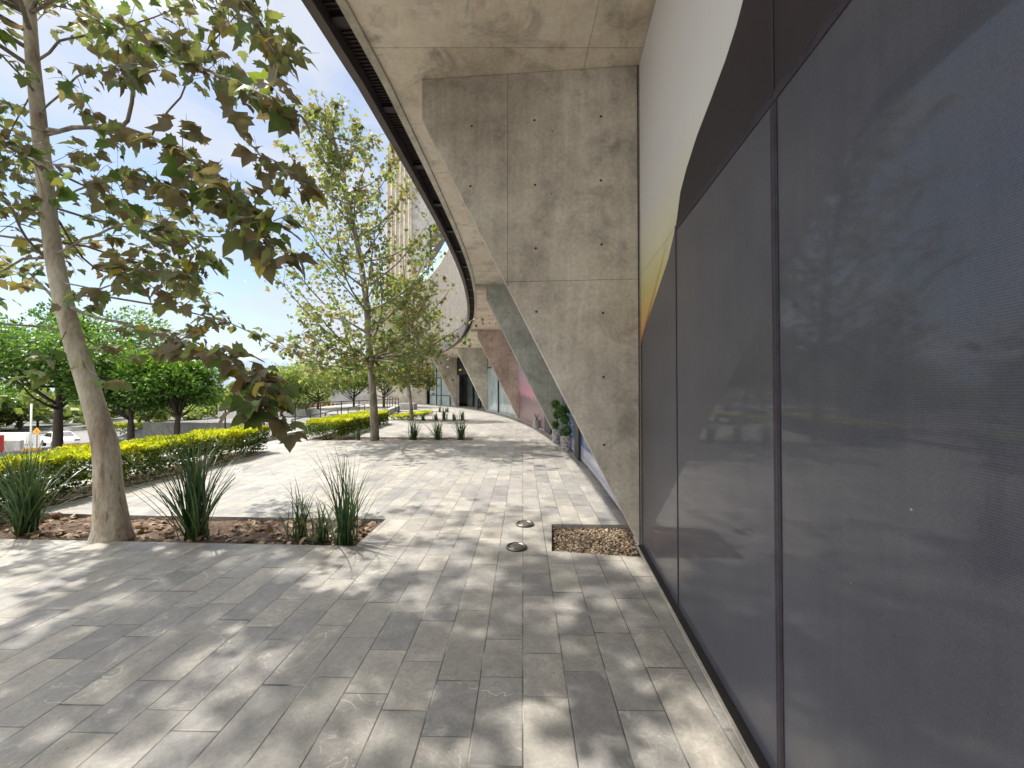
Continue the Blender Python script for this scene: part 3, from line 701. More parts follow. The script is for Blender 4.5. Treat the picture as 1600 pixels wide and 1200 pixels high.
# ---------------------------------------------------------------- leaves
def lf(pts): return np.array(pts, float)
half = [(.0, .0), (.16, -.03), (.32, -.06), (.30, .08), (.52, .10), (.40, .24), (.50, .40), (.36, .44), (.27, .47), (.22, .66), (.13, .80), (.0, 1.0)]
SYC = [(x, y) for x, y in half] + [(-x, y) for x, y in half[-2:0:-1]]
def leaf_template(outline, fold=.25, curl=.22, center=(0, .38)):
    P = [(center[0], center[1], 0)] + [(x, y, 0) for x, y in outline]
    P = np.array([(x, y, abs(x) * fold - curl * (y - .35) ** 2 - .12 * x * x) for x, y, _ in P])
    n = len(outline); Fc = np.array([(0, 1 + k, 1 + (k + 1) % n) for k in range(n)]); return P, Fc
L_SYC = leaf_template(SYC)
L_SYCC = leaf_template(SYC, fold=-.45, curl=.75)     # drooping, curled leaf
L_MED = leaf_template([(0, 0), (.32, -.05), (.48, .2), (.42, .45), (.15, .6), (0, 1), (-.15, .6), (-.42, .45), (-.48, .2), (-.32, -.05)])
L_OVAL = leaf_template([(0, 0), (.25, .3), (.2, .7), (0, 1), (-.2, .7), (-.25, .3)], .3, .1, (0, .5))
L_QUAD = (np.array([(-.5, 0, 0), (.5, .1, .12), (.45, 1, 0), (-.4, .9, -.1)], float), np.array([(0, 1, 2), (0, 2, 3)]))
def unit(a): return a / (np.linalg.norm(a, axis=1, keepdims=True) + 1e-9)
def make_leaves(name, pos, dirs, size, tpl, mat, parent, tint, nbias=(0, 0, 1), njit=.6, g=rng):
    pos = np.asarray(pos, float); n = len(pos); d = unit(np.asarray(dirs, float)); P, Fc = tpl; m = len(P)
    nn = np.array(nbias)[None, :] + g.normal(0, njit, (n, 3)); nn = nn - (nn * d).sum(1, keepdims=True) * d; nn = unit(nn); sd_ = np.cross(d, nn)
    s = np.asarray(size)[:, None, None]
    V = pos[:, None, :] + s * (P[None, :, 0:1] * sd_[:, None, :] + P[None, :, 1:2] * d[:, None, :] + P[None, :, 2:3] * nn[:, None, :])
    V = V.reshape(-1, 3); FF = (Fc[None] + (np.arange(n) * m)[:, None, None]).reshape(-1, 3)
    me = bpy.data.meshes.new(name); me.vertices.add(len(V)); me.vertices.foreach_set('co', V.ravel().astype(np.float32))
    me.loops.add(FF.size); me.loops.foreach_set('vertex_index', FF.ravel().astype(np.int32))
    me.polygons.add(len(FF)); me.polygons.foreach_set('loop_start', np.arange(0, FF.size, 3, dtype=np.int32)); me.polygons.foreach_set('loop_total', np.full(len(FF), 3, dtype=np.int32))
    me.update(calc_edges=True); me.polygons.foreach_set('use_smooth', [True] * len(me.polygons))
    a = me.attributes.new('tint', 'FLOAT', 'POINT'); a.data.foreach_set('value', np.repeat(np.asarray(tint, dtype=np.float32), m))
    me.materials.append(mat); o = bpy.data.objects.new(name, me); C.objects.link(o); o.parent = parent; return o

def smooth_line(pts, k=5):
    P = [Vector(p) for p in pts]; out = []
    for i in range(len(P)-1):
        p0 = P[max(i-1, 0)]; p1 = P[i]; p2 = P[i+1]; p3 = P[min(i+2, len(P)-1)]
        for a in range(k):
            t = a/k; out.append(.5*((2*p1)+(p2-p0)*t+(2*p0-5*p1+4*p2-p3)*t*t+(-p0+3*p1-3*p2+p3)*t**3))
    out.append(P[-1]); return out
def wander(start, d, L, n, r, up=.0, jit=.18):
    pts = [Vector(start)]; d = Vector(d).normalized()
    for i in range(n):
        d = (d + Vector((r.gauss(0, jit), r.gauss(0, jit), r.gauss(0, jit) + up))).normalized(); pts.append(pts[-1] + d * (L / n))
    return pts

# ---------------------------------------------------------------- nearest plane tree, built branch by branch
def near_tree():
    r = random.Random(5)
    base = gp(176, 838); base.z = -.05
    t = empty('plane_tree', base, label='nearest plane tree, pale leaning trunk and large curled leaves over the terrace', cat='tree')
    Y0 = base.y
    tr = [base] + [at(x, y, Y0 + dy) for x, y, dy in ((175,820,0),(170,770,0),(165,700,0),(152,650,0),(137,600,0),(112,520,0),(90,430,0),(78,350,0),(68,260,0),(58,160,0),(50,80,0),(44,-10,.05),(30,-150,.1),(60,-300,.2),(50,-520,.2))]
    rr = [.190, .150, .118, .106, .096, .088, .082, .075, .068, .066, .060, .055, .050, .055, .04, .02]
    rel_ = lambda P: [Vector(p) - base for p in P]
    L1 = smooth_line(rel_(tr), 3); R1 = list(np.interp(np.linspace(0, 1, len(L1)), np.linspace(0, 1, len(rr)), rr))
    mb = MB().tube(L1, R1, 18); o = mb.build('trunk', M['bark'], t, smooth=True)
    for v in o.data.vertices:                           # flare, lumps
        z = v.co.z; k = 1 + .06 * math.sin(v.co.x * 40 + z * 3) * math.exp(-z * 1.2)
        c = L1[min(range(len(L1)), key=lambda i: abs(L1[i].z - z))]
        v.co.x = c.x + (v.co.x - c.x) * k; v.co.y = c.y + (v.co.y - c.y) * k
    limbs = MB(); P_ = []; D_ = []; Sz = []; Tn = []; hang = []
    def leaves_on(pts, dens, size, brown, spread=.12, smin=0, droop=.6, curl=.3):
        """leaf clusters on short petioles along a twig"""
        L = sum((pts[i+1]-pts[i]).length for i in range(len(pts)-1)); n = max(1, int(L * dens))
        for k in range(n):
            f = smin + (1 - smin) * (r.random() ** .8); x = f * (len(pts)-1); i = min(int(x), len(pts)-2)
            p = pts[i].lerp(pts[i+1], x - i); a = r.uniform(0, 2*math.pi)
            out = Vector((math.cos(a), math.sin(a), r.uniform(-.4, .5)))
            p = p + out * r.uniform(.02, spread)
            d = out * .8 + Vector((0, 0, -droop)) + (pts[i+1]-pts[i]).normalized() * .5
            P_.append(p); D_.append(d); Sz.append(size * r.uniform(.55, 1.2))
            q = r.random(); Tn.append(r.uniform(0, .3) if q < brown else (r.uniform(.9, 1) if q < brown + .05 else r.uniform(.3, .88)))
    def branch(pts, r0, r1, dens, size, brown, twigs=5, tl=.5, smin=.3, droop=.6):
        pts = smooth_line(pts, 4)
        for i in range(1, len(pts)-1): pts[i] += Vector((r.gauss(0, .008), r.gauss(0, .008), r.gauss(0, .008)))
        limbs.tube(pts, list(np.linspace(r0, r1, len(pts))), 7)
        leaves_on(pts[len(pts)//3:], dens * .6, size, brown, droop=droop)
        for k in range(twigs):
            f = smin + (1 - smin) * (k + r.random()) / twigs; i = min(int(f * (len(pts)-1)), len(pts)-2)
            d = (pts[i+1]-pts[i]).normalized(); sd_ = Vector((r.gauss(0, 1), r.gauss(0, .6), r.gauss(0, .8))).normalized()
            tw = wander(pts[i], d * .7 + sd_, tl * r.uniform(.5, 1.2), 5, r, up=-.05)
            limbs.tube(tw, [r1 * .9, r1 * .8, r1 * .6, r1 * .5, r1 * .4, r1 * .25], 5)
            leaves_on(tw, dens, size, brown, droop=droop)
            if r.random() < .5: hang.append(tw[-1])
    G = lambda L_: rel_([at(x, y, Yd) for x, y, Yd in L_])
    B = [
     ([(72,205,Y0),(130,198,4.0),(200,188,3.8),(216,70,3.7),(290,70,3.5),(320,110,3.3),(370,130,3.0),(440,165,2.8),(500,205,2.7),(540,245,2.6)], .032, .005, 24, .15, .35, 12, .32),
     ([(75,210,Y0),(160,195,4.05),(235,215,3.8),(300,250,3.45),(360,310,3.1),(400,350,2.9),(430,400,2.8)], .03, .005, 28, .155, .5, 13, .3),
     ([(60,150,Y0),(0,85,3.9),(-80,40,3.6)], .02, .006, 26, .14, .35, 6, .5),
     ([(68,270,Y0),(30,235,3.8),(-60,200,3.5)], .02, .006, 26, .14, .35, 7, .5),
     ([(85,400,Y0),(150,365,4.0),(230,345,3.8),(300,385,3.6),(340,430,3.5)], .022, .005, 24, .13, .35, 8, .4),
     ([(105,480,Y0),(170,500,3.95),(250,525,3.6),(330,550,3.3),(385,578,3.1),(415,620,2.95),(440,665,2.85)], .026, .004, 30, .135, .55, 12, .2),
     ([(48,100,Y0),(110,60,4.3),(170,50,4.4),(260,20,4.5),(330,-40,4.4)], .022, .005, 24, .13, .25, 8, .5),
     ([(50,20,Y0),(200,-60,3.9),(330,-30,3.5),(400,30,3.3),(430,90,3.2)], .026, .005, 28, .14, .3, 10, .35),
     ([(320,110,3.3),(380,215,3.15),(430,255,3.0),(470,285,2.9),(525,300,2.8)], .012, .003, 24, .13, .6, 8, .16),
     ([(95,430,Y0),(40,370,4.2),(0,300,4.0),(-70,260,3.8)], .026, .006, 24, .13, .3, 8, .45),
     ([(108,500,Y0),(60,440,4.6),(0,400,5.0),(-60,330,5.2)], .028, .008, 20, .12, .3, 7, .5),
     ([(235,215,3.9),(280,150,3.9),(330,70,3.9),(380,10,3.8),(420,-50,3.8)], .015, .004, 28, .13, .2, 10, .4),
     ([(80,330,Y0),(150,420,4.6),(240,430,4.9),(330,460,5.0)], .02, .005, 26, .12, .35, 8, .35),
     ([(122,545,Y0),(150,585,4.0),(180,600,3.8)], .008, .003, 22, .12, .15, 3, .15),
     ([(112,510,Y0),(80,560,3.9),(70,600,3.7)], .008, .003, 26, .14, .15, 3, .15),
     ([(60,180,Y0),(110,130,3.6),(180,100,3.2),(250,110,3.0)], .016, .004, 24, .13, .35, 9, .4),
     ([(95,440,Y0),(160,450,3.7),(230,420,3.5),(300,430,3.3)], .014, .004, 22, .125, .4, 8, .35),
     ([(78,320,Y0),(140,290,3.6),(220,280,3.4),(290,300,3.2)], .016, .004, 26, .145, .5, 9, .3),
     ([(108,500,Y0),(150,540,4.4),(220,560,4.5),(290,520,4.6),(340,490,4.6)], .014, .004, 22, .12, .3, 8, .3),
     ([(58,130,Y0),(20,200,4.6),(-30,260,4.8)], .014, .004, 28, .13, .3, 7, .5),
    ]
    for i_b, (pts, r0, r1, dn, sz, br, tw, tl) in enumerate(B): branch(G(pts), r0 * .62, r1 * .8, dn * (1.0 if i_b in (0, 1, 8) else 1.5 if i_b in (5, 12, 16, 18) else .85), sz * (1.02 if i_b in (0, 1, 5, 8) else .93), br, int(tw * 1.15), tl)
    for k in range(9):                                  # lighter twigs on the far and left side of the trunk
        i = int(len(L1) * r.uniform(.36, .62)); a = R(r.uniform(25, 215))
        tw = wander(L1[i], (math.cos(a), math.sin(a), r.uniform(-.1, .4)), r.uniform(1.3, 2.7), 6, r, up=-.02, jit=.16)
        limbs.tube(tw, list(np.linspace(.014, .004, len(tw))), 5)
        leaves_on(tw[2:], 22, .10, .3, spread=.15)
        for q in range(6):
            s2 = wander(tw[r.randint(2, 6)], (r.gauss(0, 1), r.gauss(0, 1), r.gauss(0, .6)), r.uniform(.3, .7), 4, r)
            limbs.tube(s2, [.005, .004, .004, .003, .002], 4); leaves_on(s2, 22, .10, .3, spread=.12)
    # upper crown above the frame: limbs all round that shade the terrace
    top = L1
    for k in range(29):
        i = int(len(top) * r.uniform(.69, .97)); a = k * 2.4 + r.uniform(-.3, .3) if k < 26 else R(r.uniform(140, 235))
        hgt = top[i].z; L = max(1.2, 3.7 - .30 * abs(hgt - 5.5)) * r.uniform(.75, 1.1)
        tw = wander(top[i], (math.cos(a), math.sin(a), .42), L, 7, r, up=.0, jit=.14)
        # keep the low limbs out of the open sky part of the view
        limbs.tube(tw, list(np.linspace(.022, .006, len(tw))), 6)
        for q in range(9):
            j = r.randint(2, 7) if q else 7; s2 = wander(tw[min(j, 7)], (r.gauss(0, 1), r.gauss(0, 1), .25), r.uniform(.5, 1.15), 5, r)
            limbs.tube(s2, [.008, .007, .006, .005, .004, .002], 5)
            leaves_on(s2, 14, .155, .25, spread=.28)
    P = np.array([tuple(p) for p in P_]); D = np.array([tuple(d) for d in D_]); Sa = np.array(Sz); Ta = np.array(Tn)
    # near leaves that would hang right in front of the lens are thinned out by the tree's own reach
    keep = np.ones(len(P), bool)
    Wp = P + np.array(base)
    px = 800 + F * Wp[:, 0] / np.maximum(Wp[:, 1], .1); py = 611 - F * (Wp[:, 2] - 1.5) / np.maximum(Wp[:, 1], .1)
    # the crown stops short of the building and stays high over the open terrace
    keep &= ~((Wp[:, 0] > -1.15 - .10 * np.abs(Wp[:, 1])) & (Wp[:, 2] < 5.6) & (Wp[:, 1] > 0))
    keep &= ~((Wp[:, 1] < 2.4) & (Wp[:, 2] < 4.6))
    P, D, Sa, Ta = P[keep], D[keep], Sa[keep], Ta[keep]
    cu = rng.random(len(P)) < np.where(Ta < .3, .6, .25)
    limbs.build('branches', M['bark_rough'], t, smooth=True)
    make_leaves('crown', P[~cu], D[~cu], Sa[~cu] * 1.05, L_SYC, M['syc'], t, Ta[~cu], (0, .0, 1), .55)
    make_leaves('curled_leaves', P[cu], D[cu], Sa[cu] * 1.1, L_SYCC, M['syc'], t, Ta[cu], (0, .1, 1), .7)
    sb = MB().lathe([(.001, -.014), (.010, -.010), (.014, 0), (.010, .010), (.001, .014)], n=8)
    sb.tube([Vector((0, 0, .012)), Vector((.004, 0, .09)), Vector((0, 0, .19))], .0014, 4)
    s0_ = None
    ok_ = lambda p: (lambda W: W.y > 2.4 and 60 < 800 + F * W.x / W.y < 430 and W.x < -1.3 - .1 * W.y)(p + base)
    for p in [h for h in hang if ok_(h)][:18]:
        q = p + Vector((0, 0, -.17))
        if s0_ is None: s0_ = sb.build('seed_ball', M['bark_dark'], t, smooth=True); s = s0_
        else: s = s0_.copy(); C.objects.link(s)
        s.location = q
    return t
near_tree()

def plane_tree(base, trunk, rad, env, nl, size, label, mat, seed, brown=.3, limbsn=26, barkm='bark_rough', tpl=L_MED, low=.30, reach=1.0):
    """tree with a tapered trunk following given points; env = list of (z, radius) of the crown"""
    r = random.Random(seed); g = np.random.default_rng(seed)
    t = empty('plane_tree', base, label=label, cat='tree')
    L1 = smooth_line([Vector(p) - Vector(base) for p in trunk], 4); R1 = list(np.interp(np.linspace(0, 1, len(L1)), np.linspace(0, 1, len(rad)), rad))
    MB().tube(L1, R1, 10).build('trunk', M[barkm], t, smooth=True)
    zs_ = [e[0] for e in env]; rs_ = [e[1] for e in env]
    lb = MB(); P = []; D = []
    H_ = L1[-1].z
    twigs = []
    for k in range(limbsn):
        z = zs_[0] + (zs_[-1] - zs_[0]) * ((k + r.random()) / limbsn) * .93
        zb = max(H_ * low, z - .9 * float(np.interp(z, zs_, rs_)) * .8)
        c = min(L1, key=lambda p: abs(p.z - zb)); a = k * 2.399 + r.uniform(-.4, .4); Rr = float(np.interp(z, zs_, rs_)) * r.uniform(.65, 1.05)
        tip = Vector((c.x + math.cos(a) * Rr * reach, c.y + math.sin(a) * Rr * reach, z))
        mid = c.lerp(tip, .5) + Vector((0, 0, -.12 * Rr)) + Vector((r.gauss(0, .1), r.gauss(0, .1), 0))
        pts = smooth_line([c, mid, tip], 4)
        r0 = .3 * float(np.interp(c.z / H_, np.linspace(0, 1, len(rad)), rad)) + .008
        lb.tube(pts, list(np.linspace(r0, .006, len(pts))), 5); twigs.append(pts[3:])
        for q in range(5):
            i = r.randint(2, len(pts)-1); s2 = wander(pts[i], (r.gauss(0, 1), r.gauss(0, 1), r.gauss(.3, .6)), Rr * .45 * r.uniform(.5, 1.2), 4, r)
            lb.tube(s2, [.007, .006, .005, .004, .002], 4); twigs.append(s2)
    lb.build('branches', M[barkm], t, smooth=True)
    per = nl / len(twigs)
    for tw in twigs:
        n = int(per * r.uniform(.4, 1.6))
        for _ in range(n):
            x = r.random() * (len(tw) - 1.001); i = int(x); p = tw[i].lerp(tw[i+1], x - i)
            o_ = Vector((r.gauss(0, 1), r.gauss(0, 1), r.gauss(0, 1))).normalized() * abs(r.gauss(0, size * 1.8)); P.append(tuple(p + o_)); D.append((o_.x + r.gauss(0, .3), o_.y + r.gauss(0, .3), o_.z * .5 - .5 * size * 4))
    n = len(P); q = g.random(n); tint = np.where(q < brown, g.random(n) * .3, np.where(q > .96, .9 + .1 * g.random(n), .3 + .58 * g.random(n)))
    make_leaves('crown', P, D, size * (.6 + .7 * g.random(n)), tpl, M[mat], t, tint, (0, 0, 1), .7, g)
    return t
b2 = gp(586, 688); b2.z = -.05; Y2 = b2.y
plane_tree(b2, [b2] + [at(x, y, Y2) for x, y in ((583,620),(577,540),(572,470),(560,390),(545,320),(530,250),(512,185),(506,160))],
           [.135, .11, .10, .092, .08, .066, .052, .038, .018],
           [(1.9, 1.6), (3.0, 2.9), (4.5, 3.2), (6.0, 2.9), (7.5, 2.3), (9.2, 1.5), (11.2, .5)], 8800, .12,
           'tall airy plane tree with a straight trunk in the second planting bed', 'syc2', 21, brown=.28, limbsn=62, low=.24)
b3 = gp(644, 656); b3.z = -.05; Y3 = b3.y
plane_tree(b3, [b3] + [at(x, y, Y3) for x, y in ((641,625),(638,590),(640,540),(636,490),(632,440),(630,400))], [.11, .085, .075, .065, .05, .035, .02],
           [(2.0, 1.3), (3.0, 1.6), (4.5, 1.5), (6.0, 1.2), (8.3, .6)], 5600, .15,
           'smaller plane tree with a thin leaning trunk in the third planting bed', 'syc2', 33, brown=.42, limbsn=28, low=.22)
# a fellow of the row, left of the frame; its crown reaches in from the left and shades the terrace
b4 = Vector((-8.1, -.2, -.05))
plane_tree(b4, [b4, b4 + Vector((.1, 0, 2)), b4 + Vector((.2, .1, 4.5)), b4 + Vector((.1, .2, 8.5))], [.2, .14, .1, .03],
           [(3.2, 1.6), (4.5, 2.8), (6.0, 3.1), (7.5, 2.4), (9.0, 1.0)], 5200, .17, 'plane tree standing just left of the view beside the hedge', 'syc', 45, brown=.3, limbsn=34)

# ---------------------------------------------------------------- round dense street trees
def bushy(name, base, trunk_h, trunk_r, crown, nl, size, mat, barkm, label, seed, cat='tree', group=None, lean=0, tpl=L_OVAL):
    r = random.Random(seed); g = np.random.default_rng(seed)
    t = empty(name, base, label=label, cat=cat, group=group)
    cz, rx, rz_ = crown
    top = Vector((lean, 0, cz)); pts = smooth_line([Vector((0, 0, -.5)), Vector((lean * .3, 0, trunk_h * .6)), Vector((lean * .7, .03, trunk_h)), top], 4)
    MB().tube(pts, list(np.linspace(trunk_r, trunk_r * .4, len(pts))), 8).build('trunk', M[barkm], t, smooth=True)
    lb = MB(); clumps = []
    for k in range(26):
        u = g.normal(0, 1, 3); u /= np.linalg.norm(u); f = r.uniform(.45, .95)
        if u[2] < -.55: u[2] *= .4
        c = Vector((lean + u[0] * rx * f, u[1] * rx * f, cz + u[2] * rz_ * f * .9)); clumps.append((c, r.uniform(.30, .5) * rx))
        st = pts[r.randint(len(pts)//2, len(pts)-1)]; lb.tube(smooth_line([st, st.lerp(c, .5) + Vector((0, 0, -.1 * rx)), c], 2), [trunk_r*.35, trunk_r*.3, trunk_r*.2, trunk_r*.15, .01], 5)
    lb.build('branches', M[barkm], t, smooth=True)
    P = []; Tn = []
    for c, cr in clumps:
        n = nl // len(clumps); u = g.normal(0, 1, (n, 3)); u = unit(u) * (cr * (g.random((n, 1)) ** .45)) * np.array([1, 1, .75]); P.append(u + np.array(c)); Tn.append(np.clip(g.normal(r.uniform(.35, .65), .2, n), 0, 1))
    P = np.concatenate(P); Tn = np.concatenate(Tn); D = P - np.array([lean, 0, cz]) + g.normal(0, .5 * rx, P.shape)
    make_leaves('crown', P, D, size * (.6 + .8 * g.random(len(P))), tpl, M[mat], t, Tn, (0, 0, 1), .8, g)
    return t
def place(px, py_base, **k): return hit(px, py_base)
pA = at(90, 706, 20); bushy('street_tree', pA, 2.6, .21, (5.0, 3.9, 2.9), 26000, .18, 'ficus', 'bark_dark', 'big dense dark green street tree behind the nearest plane tree trunk, left of the others', 51, group='round street trees')
pB = at(205, 687, 20); bushy('street_tree', pB, 1.1, .16, (2.5, 2.1, 1.65), 14000, .17, 'ficus', 'bark_dark', 'round dark green tree whose trunk forks low in front of the far short hedge', 52, group='round street trees', lean=-.1)
pC = at(276, 681, 20.5); bushy('street_tree', pC, 1.1, .15, (2.45, 2.0, 1.6), 14000, .17, 'ficus', 'bark_dark', 'round dark green tree with one straight trunk in front of the low grey wall', 53, group='round street trees', lean=.1)
# feathery trees over the parking lot
for k, (px, py, hgt, wid, sd_, lab) in enumerate((
    (497, 650, 4.2, 3.0, 61, 'yellow green feathery tree with a forking trunk behind the black railing'),
    (553, 644, 4.6, 3.0, 62, 'bright green tree with a dark trunk left of the tall plane tree, behind the railing'),
    (440, 640, 3.6, 2.8, 63, 'small loose green tree at the far side of the parking lot'),
    (600, 640, 5.2, 3.0, 64, 'bright green tree in front of the far concrete wall, right of the tall plane tree'))):
    Yd = 34 + 4 * (k % 2); p = at(px, 611, Yd); p.z = terrain(p.x, p.y)
    bushy('feathery_tree', p, hgt * .35, .13, (hgt * .72, wid, hgt * .36), 5200, .20, 'mesq', 'bark_dark', lab, sd_, group='feathery trees by the parking lot')
# background trees and shrubs
vars_ = []
bgl = ['leftmost bushy tree beyond the street', 'bushy tree behind the white light pole', 'bushy tree behind the white car', 'bushy tree beyond the low grey wall', 'distant green tree beyond the parking lot, under the drooping branch', 'distant tree between the drooping branch and the black railing', 'distant green tree above the red car', 'distant tree left of the far concrete wall', 'bushy tree at the far left street corner', 'distant tree seen between the two round street trees']
src = bushy('background_tree', Vector((-60, 62, -4)), 1.5, .25, (4.0, 4.6, 3.2), 5200, .42, 'ficus', 'bark_dark', bgl[0], 71, group='trees in the far background')
src2 = bushy('background_tree', Vector((-50, 62, -4)), 1.5, .2, (3.2, 4.2, 2.4), 4200, .40, 'mesq', 'bark_dark', bgl[1], 72, group='trees in the far background')
bgl += ['distant light green tree just right of the round street trees', 'distant tree left of the red car over the parking lot']
spots = [(-10, 58, 1.0, 0), (32, 60, .9, 1), (105, 75, .85, 1), (165, 66, .9, 0), (395, 78, .85, 1), (452, 95, 1.1, 0), (505, 88, 1.1, 1), (570, 80, 1.2, 0), (60, 66, .75, 0), (300, 74, .9, 1), (350, 50, .8, 1), (470, 56, .8, 1)]
for k, (px, Yd, sc, v) in enumerate(spots):
    s_o = (src, src2)[v]
    if (v == 0 and k == 0) or (v == 1 and k == 1): o = s_o
    else: o = copy_tree(s_o)
    p = at(px, 611, Yd); o.location = (p.x, p.y, terrain(p.x, p.y)); o.scale = (sc, sc, sc); o.rotation_euler = (0, 0, k * 1.3); o['label'] = bgl[k]

P = []; g_ = np.random.default_rng(9)
for k in range(420):
    a = R(g_.uniform(-62, -8)); D_ = g_.uniform(85, 150); x, y = math.sin(a) * D_, math.cos(a) * D_
    n = 60; c = np.array([x, y, -3.0 + g_.uniform(0, 4.6)]); P.append(c + unit(g_.normal(0, 1, (n, 3))) * (g_.uniform(1.6, 3.4) * np.array([1, 1, .7])) * g_.random((n, 1)) ** .4)
P = np.concatenate(P); o = make_leaves('woods', P, g_.normal(0, 1, P.shape), .8 * (.6 + .8 * g_.random(len(P))), L_QUAD, M['mesq'], None, np.clip(g_.normal(.3, .3, len(P)), 0, 1), (0, 0, 1), .9, g_); o['kind'] = 'stuff'
# ---------------------------------------------------------------- hedges
def hedge(c0, c1, width, h, n, label, seed, low=0.04, size=.055, gapy=.5, stems=None):
    """clipped hedge from c0 to c1 (xy), yellow new growth on top"""
    g = np.random.default_rng(seed); a = Vector(c0); b = Vector(c1); L = (b - a).length; d = (b - a) / L; nn = Vector((-d.y, d.x))
    mid = (a + b) / 2; t = empty('hedge', (mid.x, mid.y, 0), label=label, cat='hedge')
    nt_ = int(n * .42)
    s = g.random(n) * L; u = (g.random(n) - .5) * width; z = low + (h - low) * g.random(n) ** .75
    z[:nt_] = h - np.abs(g.normal(0, .045, nt_))
    m_ = n - nt_; side = g.random(m_)
    u[nt_:] = np.where(side < .75, np.sign(u[nt_:]) * (width/2 - np.abs(g.normal(0, .07, m_))), u[nt_:])
    e = nt_ + (side > .93).nonzero()[0]; s[e] = np.where(g.random(len(e)) < .5, np.abs(g.normal(0, .06, len(e))), L - np.abs(g.normal(0, .06, len(e))))
    # lumpy outline and holes
    z = z + .025 * np.sin(s * 5.1) + .02 * np.sin(s * 11.7 + u * 9); u = u * (1 + .08 * np.sin(s * 4.3 + z * 7))
    hole = (np.sin(s * 6.3 + 2 * np.sin(z * 8)) * np.cos(z * 11 + s * 3.1) > gapy) & (z < h * .72) & (g.random(n) < .85)
    ok = ~hole & ~((z < h * .25) & (g.random(n) < .3))
    s, u, z = s[ok], u[ok], z[ok]; n = len(s)
    P = np.stack([a.x + d.x * s + nn.x * u - mid.x, a.y + d.y * s + nn.y * u - mid.y, z], 1)
    D = np.stack([nn.x * u * 2 + g.normal(0, .5, n), nn.y * u * 2 + g.normal(0, .5, n), .2 + g.normal(0, .5, n) + (z > h - .1) * .7], 1)
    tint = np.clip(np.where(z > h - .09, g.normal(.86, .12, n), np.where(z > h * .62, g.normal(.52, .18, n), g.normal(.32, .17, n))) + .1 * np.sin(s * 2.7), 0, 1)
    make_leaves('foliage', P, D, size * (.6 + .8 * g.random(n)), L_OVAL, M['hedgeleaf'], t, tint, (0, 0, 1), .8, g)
    r = random.Random(seed)
    for k in range(int(L * 4)):
        q = a + d * r.uniform(.05, L - .05) + nn * r.uniform(-.3, .3) * width - mid
        p0 = Vector((q.x, q.y, 0)); mb = MB()
        for j in range(3): w_ = wander(p0, (r.gauss(0, .4), r.gauss(0, .4), 1), h * .85, 4, r); mb.tube(w_, [.009, .007, .006, .004, .003], 4)
        mb.build('stem', M['bark_dark'], t, smooth=True)
    return t
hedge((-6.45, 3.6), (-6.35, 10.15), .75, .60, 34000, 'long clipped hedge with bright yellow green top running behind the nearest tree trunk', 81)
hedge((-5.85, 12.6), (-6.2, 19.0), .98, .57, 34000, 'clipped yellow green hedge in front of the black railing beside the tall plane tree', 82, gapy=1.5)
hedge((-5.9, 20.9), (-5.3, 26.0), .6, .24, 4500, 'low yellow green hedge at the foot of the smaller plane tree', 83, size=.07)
ph = hit(200, 686); hedge((ph.x - 1.6, ph.y + 1.0), (ph.x + 1.1, ph.y + .8), .7, .75, 3000, 'short hedge far behind the plane tree trunk, left end of the low grey wall', 84, size=.09)
[h for h in bpy.data.objects if h.get('label', '').startswith('short hedge')][0].location.z = terrain(ph.x, ph.y)
# soil strips under the hedges
for x0, x1, y0, y1 in ((-6.8, -6.02, 3.4, 10.25), (-6.35, -5.8, 12.8, 19.0)):
    o = MB().box(x0, x1, y0, y1, -.05, .008).build('soil', M['soil']); o['kind'] = 'structure'

# ---------------------------------------------------------------- iris tufts
def tuft(p, h, n, spread, label, group, seed, wd=.007):
    r = random.Random(seed); t = empty('iris_plant', p, label=label, cat='plant', group=group)
    V = []; Fc = []; A = []
    for k in range(n):
        a = r.uniform(0, 2*math.pi); b0 = Vector((r.gauss(0, .045), r.gauss(0, .035), 0)); L = h * r.uniform(.5, 1.12); lean = abs(r.gauss(0, .34)) * spread
        d = Vector((math.cos(a), math.sin(a), 0)); nrm = Vector((-d.y, d.x, 0)); seg = 7; tn = min(1, max(0, r.gauss(.45, .22))); w0 = wd * r.uniform(.7, 1.4)
        bend = r.uniform(.1, .9) * spread
        if r.random() < .07: bend *= 2.4
        tw = r.uniform(-.6, .6); b = len(V); p_ = b0.copy(); ang = lean * .6
        for i in range(seg + 1):
            f = i / seg; w_ = w0 * (1 - f ** 2.2) + .0005
            nn = (nrm * math.cos(tw * f) + d * math.sin(tw * f))
            V.append(p_ - nn * w_); V.append(p_ + nn * w_); A += [min(1, tn + (.35 if f > .85 else 0))] * 2
            ang = lean * .6 + bend * f ** 2; p_ = p_ + (d * math.sin(ang) + Vector((0, 0, math.cos(ang)))) * (L / seg)
        for i in range(seg): Fc.append((b+2*i, b+2*i+1, b+2*i+3, b+2*i+2))
    mobj('blades', V, Fc, M['blade'], t, attr=A, smooth=True); return t
g1 = 'iris plants in the nearest planting bed'; g2 = 'iris plants in the second planting bed'; g3 = 'small iris plants in the far planting beds'
def bp_(px, py, z=-.04): p = gp(px, py); p.z = z; return p
tuft(bp_(40, 828), 1.0, 160, 1.5, 'dark green iris plant left of the nearest tree trunk', g1, 91)
tuft(bp_(303, 836), 1.18, 150, 1.45, 'large dark green iris plant just right of the nearest tree trunk', g1, 92, .008)
tuft(bp_(465, 838), .66, 55, 1.6, 'small thin iris plant with arching blades between the two taller ones', g1, 93, .005)
tuft(bp_(500, 842), .50, 60, 2.1, 'low sprawling pale iris plant pressed against the rightmost tall one', g1, 98, .006)
tuft(bp_(541, 848), .98, 75, 1.25, 'upright iris plant at the right end of the nearest planting bed', g1, 94, .006)
